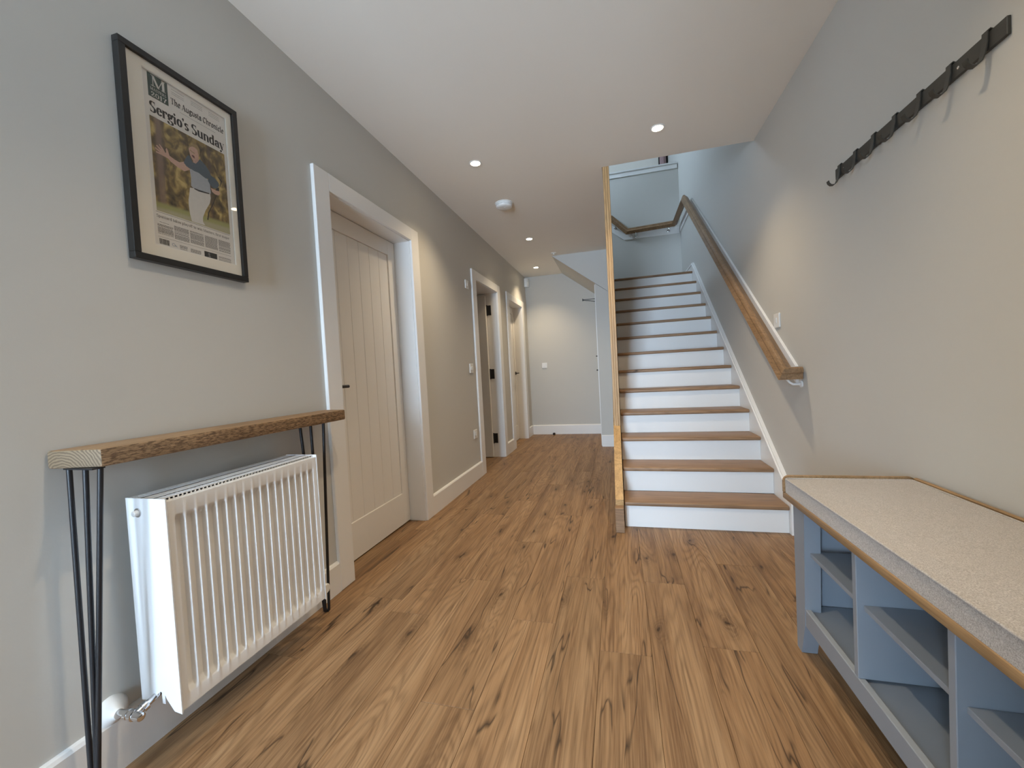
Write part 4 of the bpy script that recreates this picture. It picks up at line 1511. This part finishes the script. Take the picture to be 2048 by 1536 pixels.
FIG = {
    'arm': ('print_skin', 2, [(0.137, 0.305), (0.129, 0.312), (0.121, 0.322), (0.103, 0.311), (0.087, 0.313), (0.071, 0.318), (0.067, 0.333), (0.063, 0.34), (0.06, 0.334), (0.061, 0.324), (0.058, 0.321), (0.052, 0.332), (0.042, 0.3415), (0.039, 0.340), (0.0475, 0.327), (0.033, 0.335), (0.030, 0.332), (0.043, 0.320), (0.0275, 0.3245), (0.0255, 0.321), (0.041, 0.314), (0.0285, 0.3125), (0.0285, 0.3085), (0.043, 0.308), (0.055, 0.307), (0.065, 0.306), (0.074, 0.299), (0.095, 0.291), (0.118, 0.287), (0.136, 0.3)]),
    'head': ('print_skin', 4, [(0.139, 0.376), (0.141, 0.366), (0.143, 0.354), (0.15, 0.342), (0.161, 0.34), (0.169, 0.349), (0.174, 0.365), (0.177, 0.382), (0.175, 0.396), (0.166, 0.4), (0.155, 0.396), (0.143, 0.387)]),
    'hair': ('print_hair', 5, [(0.138, 0.375), (0.14, 0.385), (0.146, 0.394), (0.159, 0.402), (0.171, 0.405), (0.179, 0.395), (0.1795, 0.38), (0.176, 0.365), (0.173, 0.375), (0.171, 0.387), (0.163, 0.391), (0.154, 0.391), (0.145, 0.385)]),
    'neck': ('print_skin', 4, [(0.151, 0.344), (0.152, 0.334), (0.161, 0.334), (0.172, 0.348), (0.174, 0.365), (0.161, 0.341)]),
    'shirt': ('print_shirt', 2, [(0.137, 0.305), (0.14, 0.276), (0.138, 0.245), (0.145, 0.241), (0.204, 0.243), (0.211, 0.248), (0.21, 0.28), (0.204, 0.295), (0.179, 0.305), (0.168, 0.311), (0.15, 0.307)]),
    'yoke': ('print_navy', 3, [(0.131, 0.346), (0.121, 0.326), (0.118, 0.317), (0.126, 0.309), (0.135, 0.306), (0.139, 0.307), (0.154, 0.304), (0.17, 0.305), (0.179, 0.301), (0.195, 0.296), (0.205, 0.299), (0.216, 0.317), (0.211, 0.33), (0.198, 0.345), (0.178, 0.358), (0.173, 0.351), (0.163, 0.335), (0.15, 0.333), (0.142, 0.349), (0.138, 0.353)]),
    'sleeve': ('print_navy', 3, [(0.205, 0.301), (0.216, 0.317), (0.231, 0.312), (0.245, 0.302), (0.247, 0.291), (0.236, 0.275), (0.221, 0.273), (0.21, 0.28), (0.203, 0.291)]),
    'hand': ('print_skin', 3, [(0.212, 0.269), (0.23, 0.268), (0.245, 0.269), (0.25, 0.262), (0.241, 0.252), (0.229, 0.251), (0.217, 0.255)]),
    'trousers': ('print_trousers', 2, [(0.133, 0.237), (0.149, 0.241), (0.171, 0.239), (0.208, 0.245), (0.209, 0.229), (0.204, 0.209), (0.185, 0.175), (0.173, 0.146), (0.172, 0.13), (0.18, 0.119), (0.148, 0.118), (0.131, 0.118), (0.126, 0.143), (0.124, 0.168), (0.125, 0.192), (0.13, 0.218)]),
    'belt': ('print_dark', 4, [(0.148, 0.242), (0.165, 0.242), (0.172, 0.243), (0.204, 0.246), (0.205, 0.242), (0.171, 0.237), (0.164, 0.236), (0.149, 0.238)]),
    'putter': ('print_dark', 1, [(0.233, 0.253), (0.236, 0.254), (0.220, 0.215), (0.198, 0.171), (0.193, 0.143), (0.189, 0.144), (0.195, 0.172), (0.217, 0.215)]),
    'putter_grip': ('print_dark', 1, [(0.2480, 0.284), (0.2505, 0.287), (0.258, 0.309), (0.263, 0.311), (0.250, 0.323), (0.247, 0.326), (0.245, 0.322), (0.255, 0.310)]),
    'glove': ('print_dark', 4, [(0.236, 0.277), (0.246, 0.284), (0.245, 0.27), (0.23, 0.267)]),
    'mouth': ('print_mouth', 5, [(0.147, 0.357), (0.153, 0.352), (0.159, 0.350), (0.158, 0.359), (0.152, 0.360)]),
    'brow': ('print_hair', 5, [(0.142, 0.372), (0.147, 0.371), (0.152, 0.369), (0.160, 0.367), (0.159, 0.371), (0.15, 0.3725), (0.144, 0.375)]),
}
for k, (mt, lay, pts) in FIG.items():
    bm = B()
    x = XL + 0.0105 + 0.0003 + 0.0001 * lay
    from mathutils.geometry import tessellate_polygon
    vv = [bm.verts.new((x, PY0 + u, PZ0 + v)) for u, v in pts]
    for tri in tessellate_polygon([[Vector((u, v, 0)) for u, v in pts]]):
        try:
            bm.faces.new([vv[i] for i in tri])
        except ValueError:
            pass
    bmesh.ops.recalc_face_normals(bm, faces=bm.faces)
    for f in bm.faces:
        f.normal_update()
        if f.normal.x < 0:
            f.normal_flip()
    prt('printed_' + k, bm, mt)
# rules, body copy, barcode, little pictures
bm = B()
rect(bm, 0.0135, 0.276, 0.1118, 0.1128, 0)
prt('printed_rule', bm, 'ink')
bm = B()
rng = random.Random(3)


def copy_block(u0, u1, v0, v1, lead=0.0027, th=0.0015):
    v = v1
    while v > v0:
        u = u0
        while u < u1 - 0.002:
            w = rng.uniform(0.003, 0.011)
            rect(bm, u, min(u + w, u1), v - th, v, 0)
            u += w + 0.0009
        if rng.random() < 0.1:
            v -= lead * 0.6
        v -= lead


for a, b_ in ((0.0155, 0.0645), (0.0680, 0.1170), (0.1215, 0.1695), (0.1745, 0.2225), (0.2275, 0.2755)):
    copy_block(a, b_, 0.039, 0.082 if a > 0.05 else 0.073)
copy_block(0.0195 + 0.003, 0.052, 0.0775, 0.081, 0.004, 0.0012)
copy_block(0.082, 0.108, 0.008, 0.0205)
copy_block(0.119, 0.156, 0.006, 0.0185)
copy_block(0.224, 0.275, 0.004, 0.0185)
for u0 in (0.094, 0.160, 0.226):
    copy_block(u0, u0 + 0.042, 0.540, 0.556, 0.006, 0.0011)
copy_block(0.118, 0.249, 0.4895, 0.491, 0.004, 0.0010)
rect(bm, 0.015, 0.276, 0.0305, 0.0312, 0)
prt('body_copy', bm, 'ink_soft').__setitem__('kind', 'stuff')
bm = B()
u = 0.018
while u < 0.049:
    w = rng.choice((0.0005, 0.0008, 0.0014))
    rect(bm, u, u + w, 0.0075, 0.0255, 0)
    u += w + rng.choice((0.0005, 0.0009))
prt('barcode', bm, 'ink')
bm = B()
rect(bm, 0.1685, 0.2170, 0.0040, 0.0240, 0)
prt('small_photograph', bm, 'print_dark')
bm = B()
poly(bm, [(0.186 + 0.004 * math.cos(a / 6 * math.pi), 0.0165 + 0.005 * math.sin(a / 6 * math.pi)) for a in range(12)], 1)
poly(bm, [(0.183, 0.0045), (0.192, 0.0045), (0.191, 0.011), (0.184, 0.011)], 1)
prt('small_portrait', bm, 'ink_soft')
bm = B()
for q in range(16):
    a0, a1 = 2 * math.pi * q / 16, 2 * math.pi * (q + 1) / 16
    poly(bm, [(0.062 + 0.0055 * math.cos(a0), 0.0155 + 0.0055 * math.sin(a0)), (0.062 + 0.0055 * math.cos(a1), 0.0155 + 0.0055 * math.sin(a1)), (0.062 + 0.0035 * math.cos(a1), 0.0155 + 0.0035 * math.sin(a1)), (0.062 + 0.0035 * math.cos(a0), 0.0155 + 0.0035 * math.sin(a0))], 0)
poly(bm, [(0.064, 0.0115), (0.075, 0.0095), (0.068, 0.0165)], 0)
prt('printed_emblem', bm, 'print_shirt')
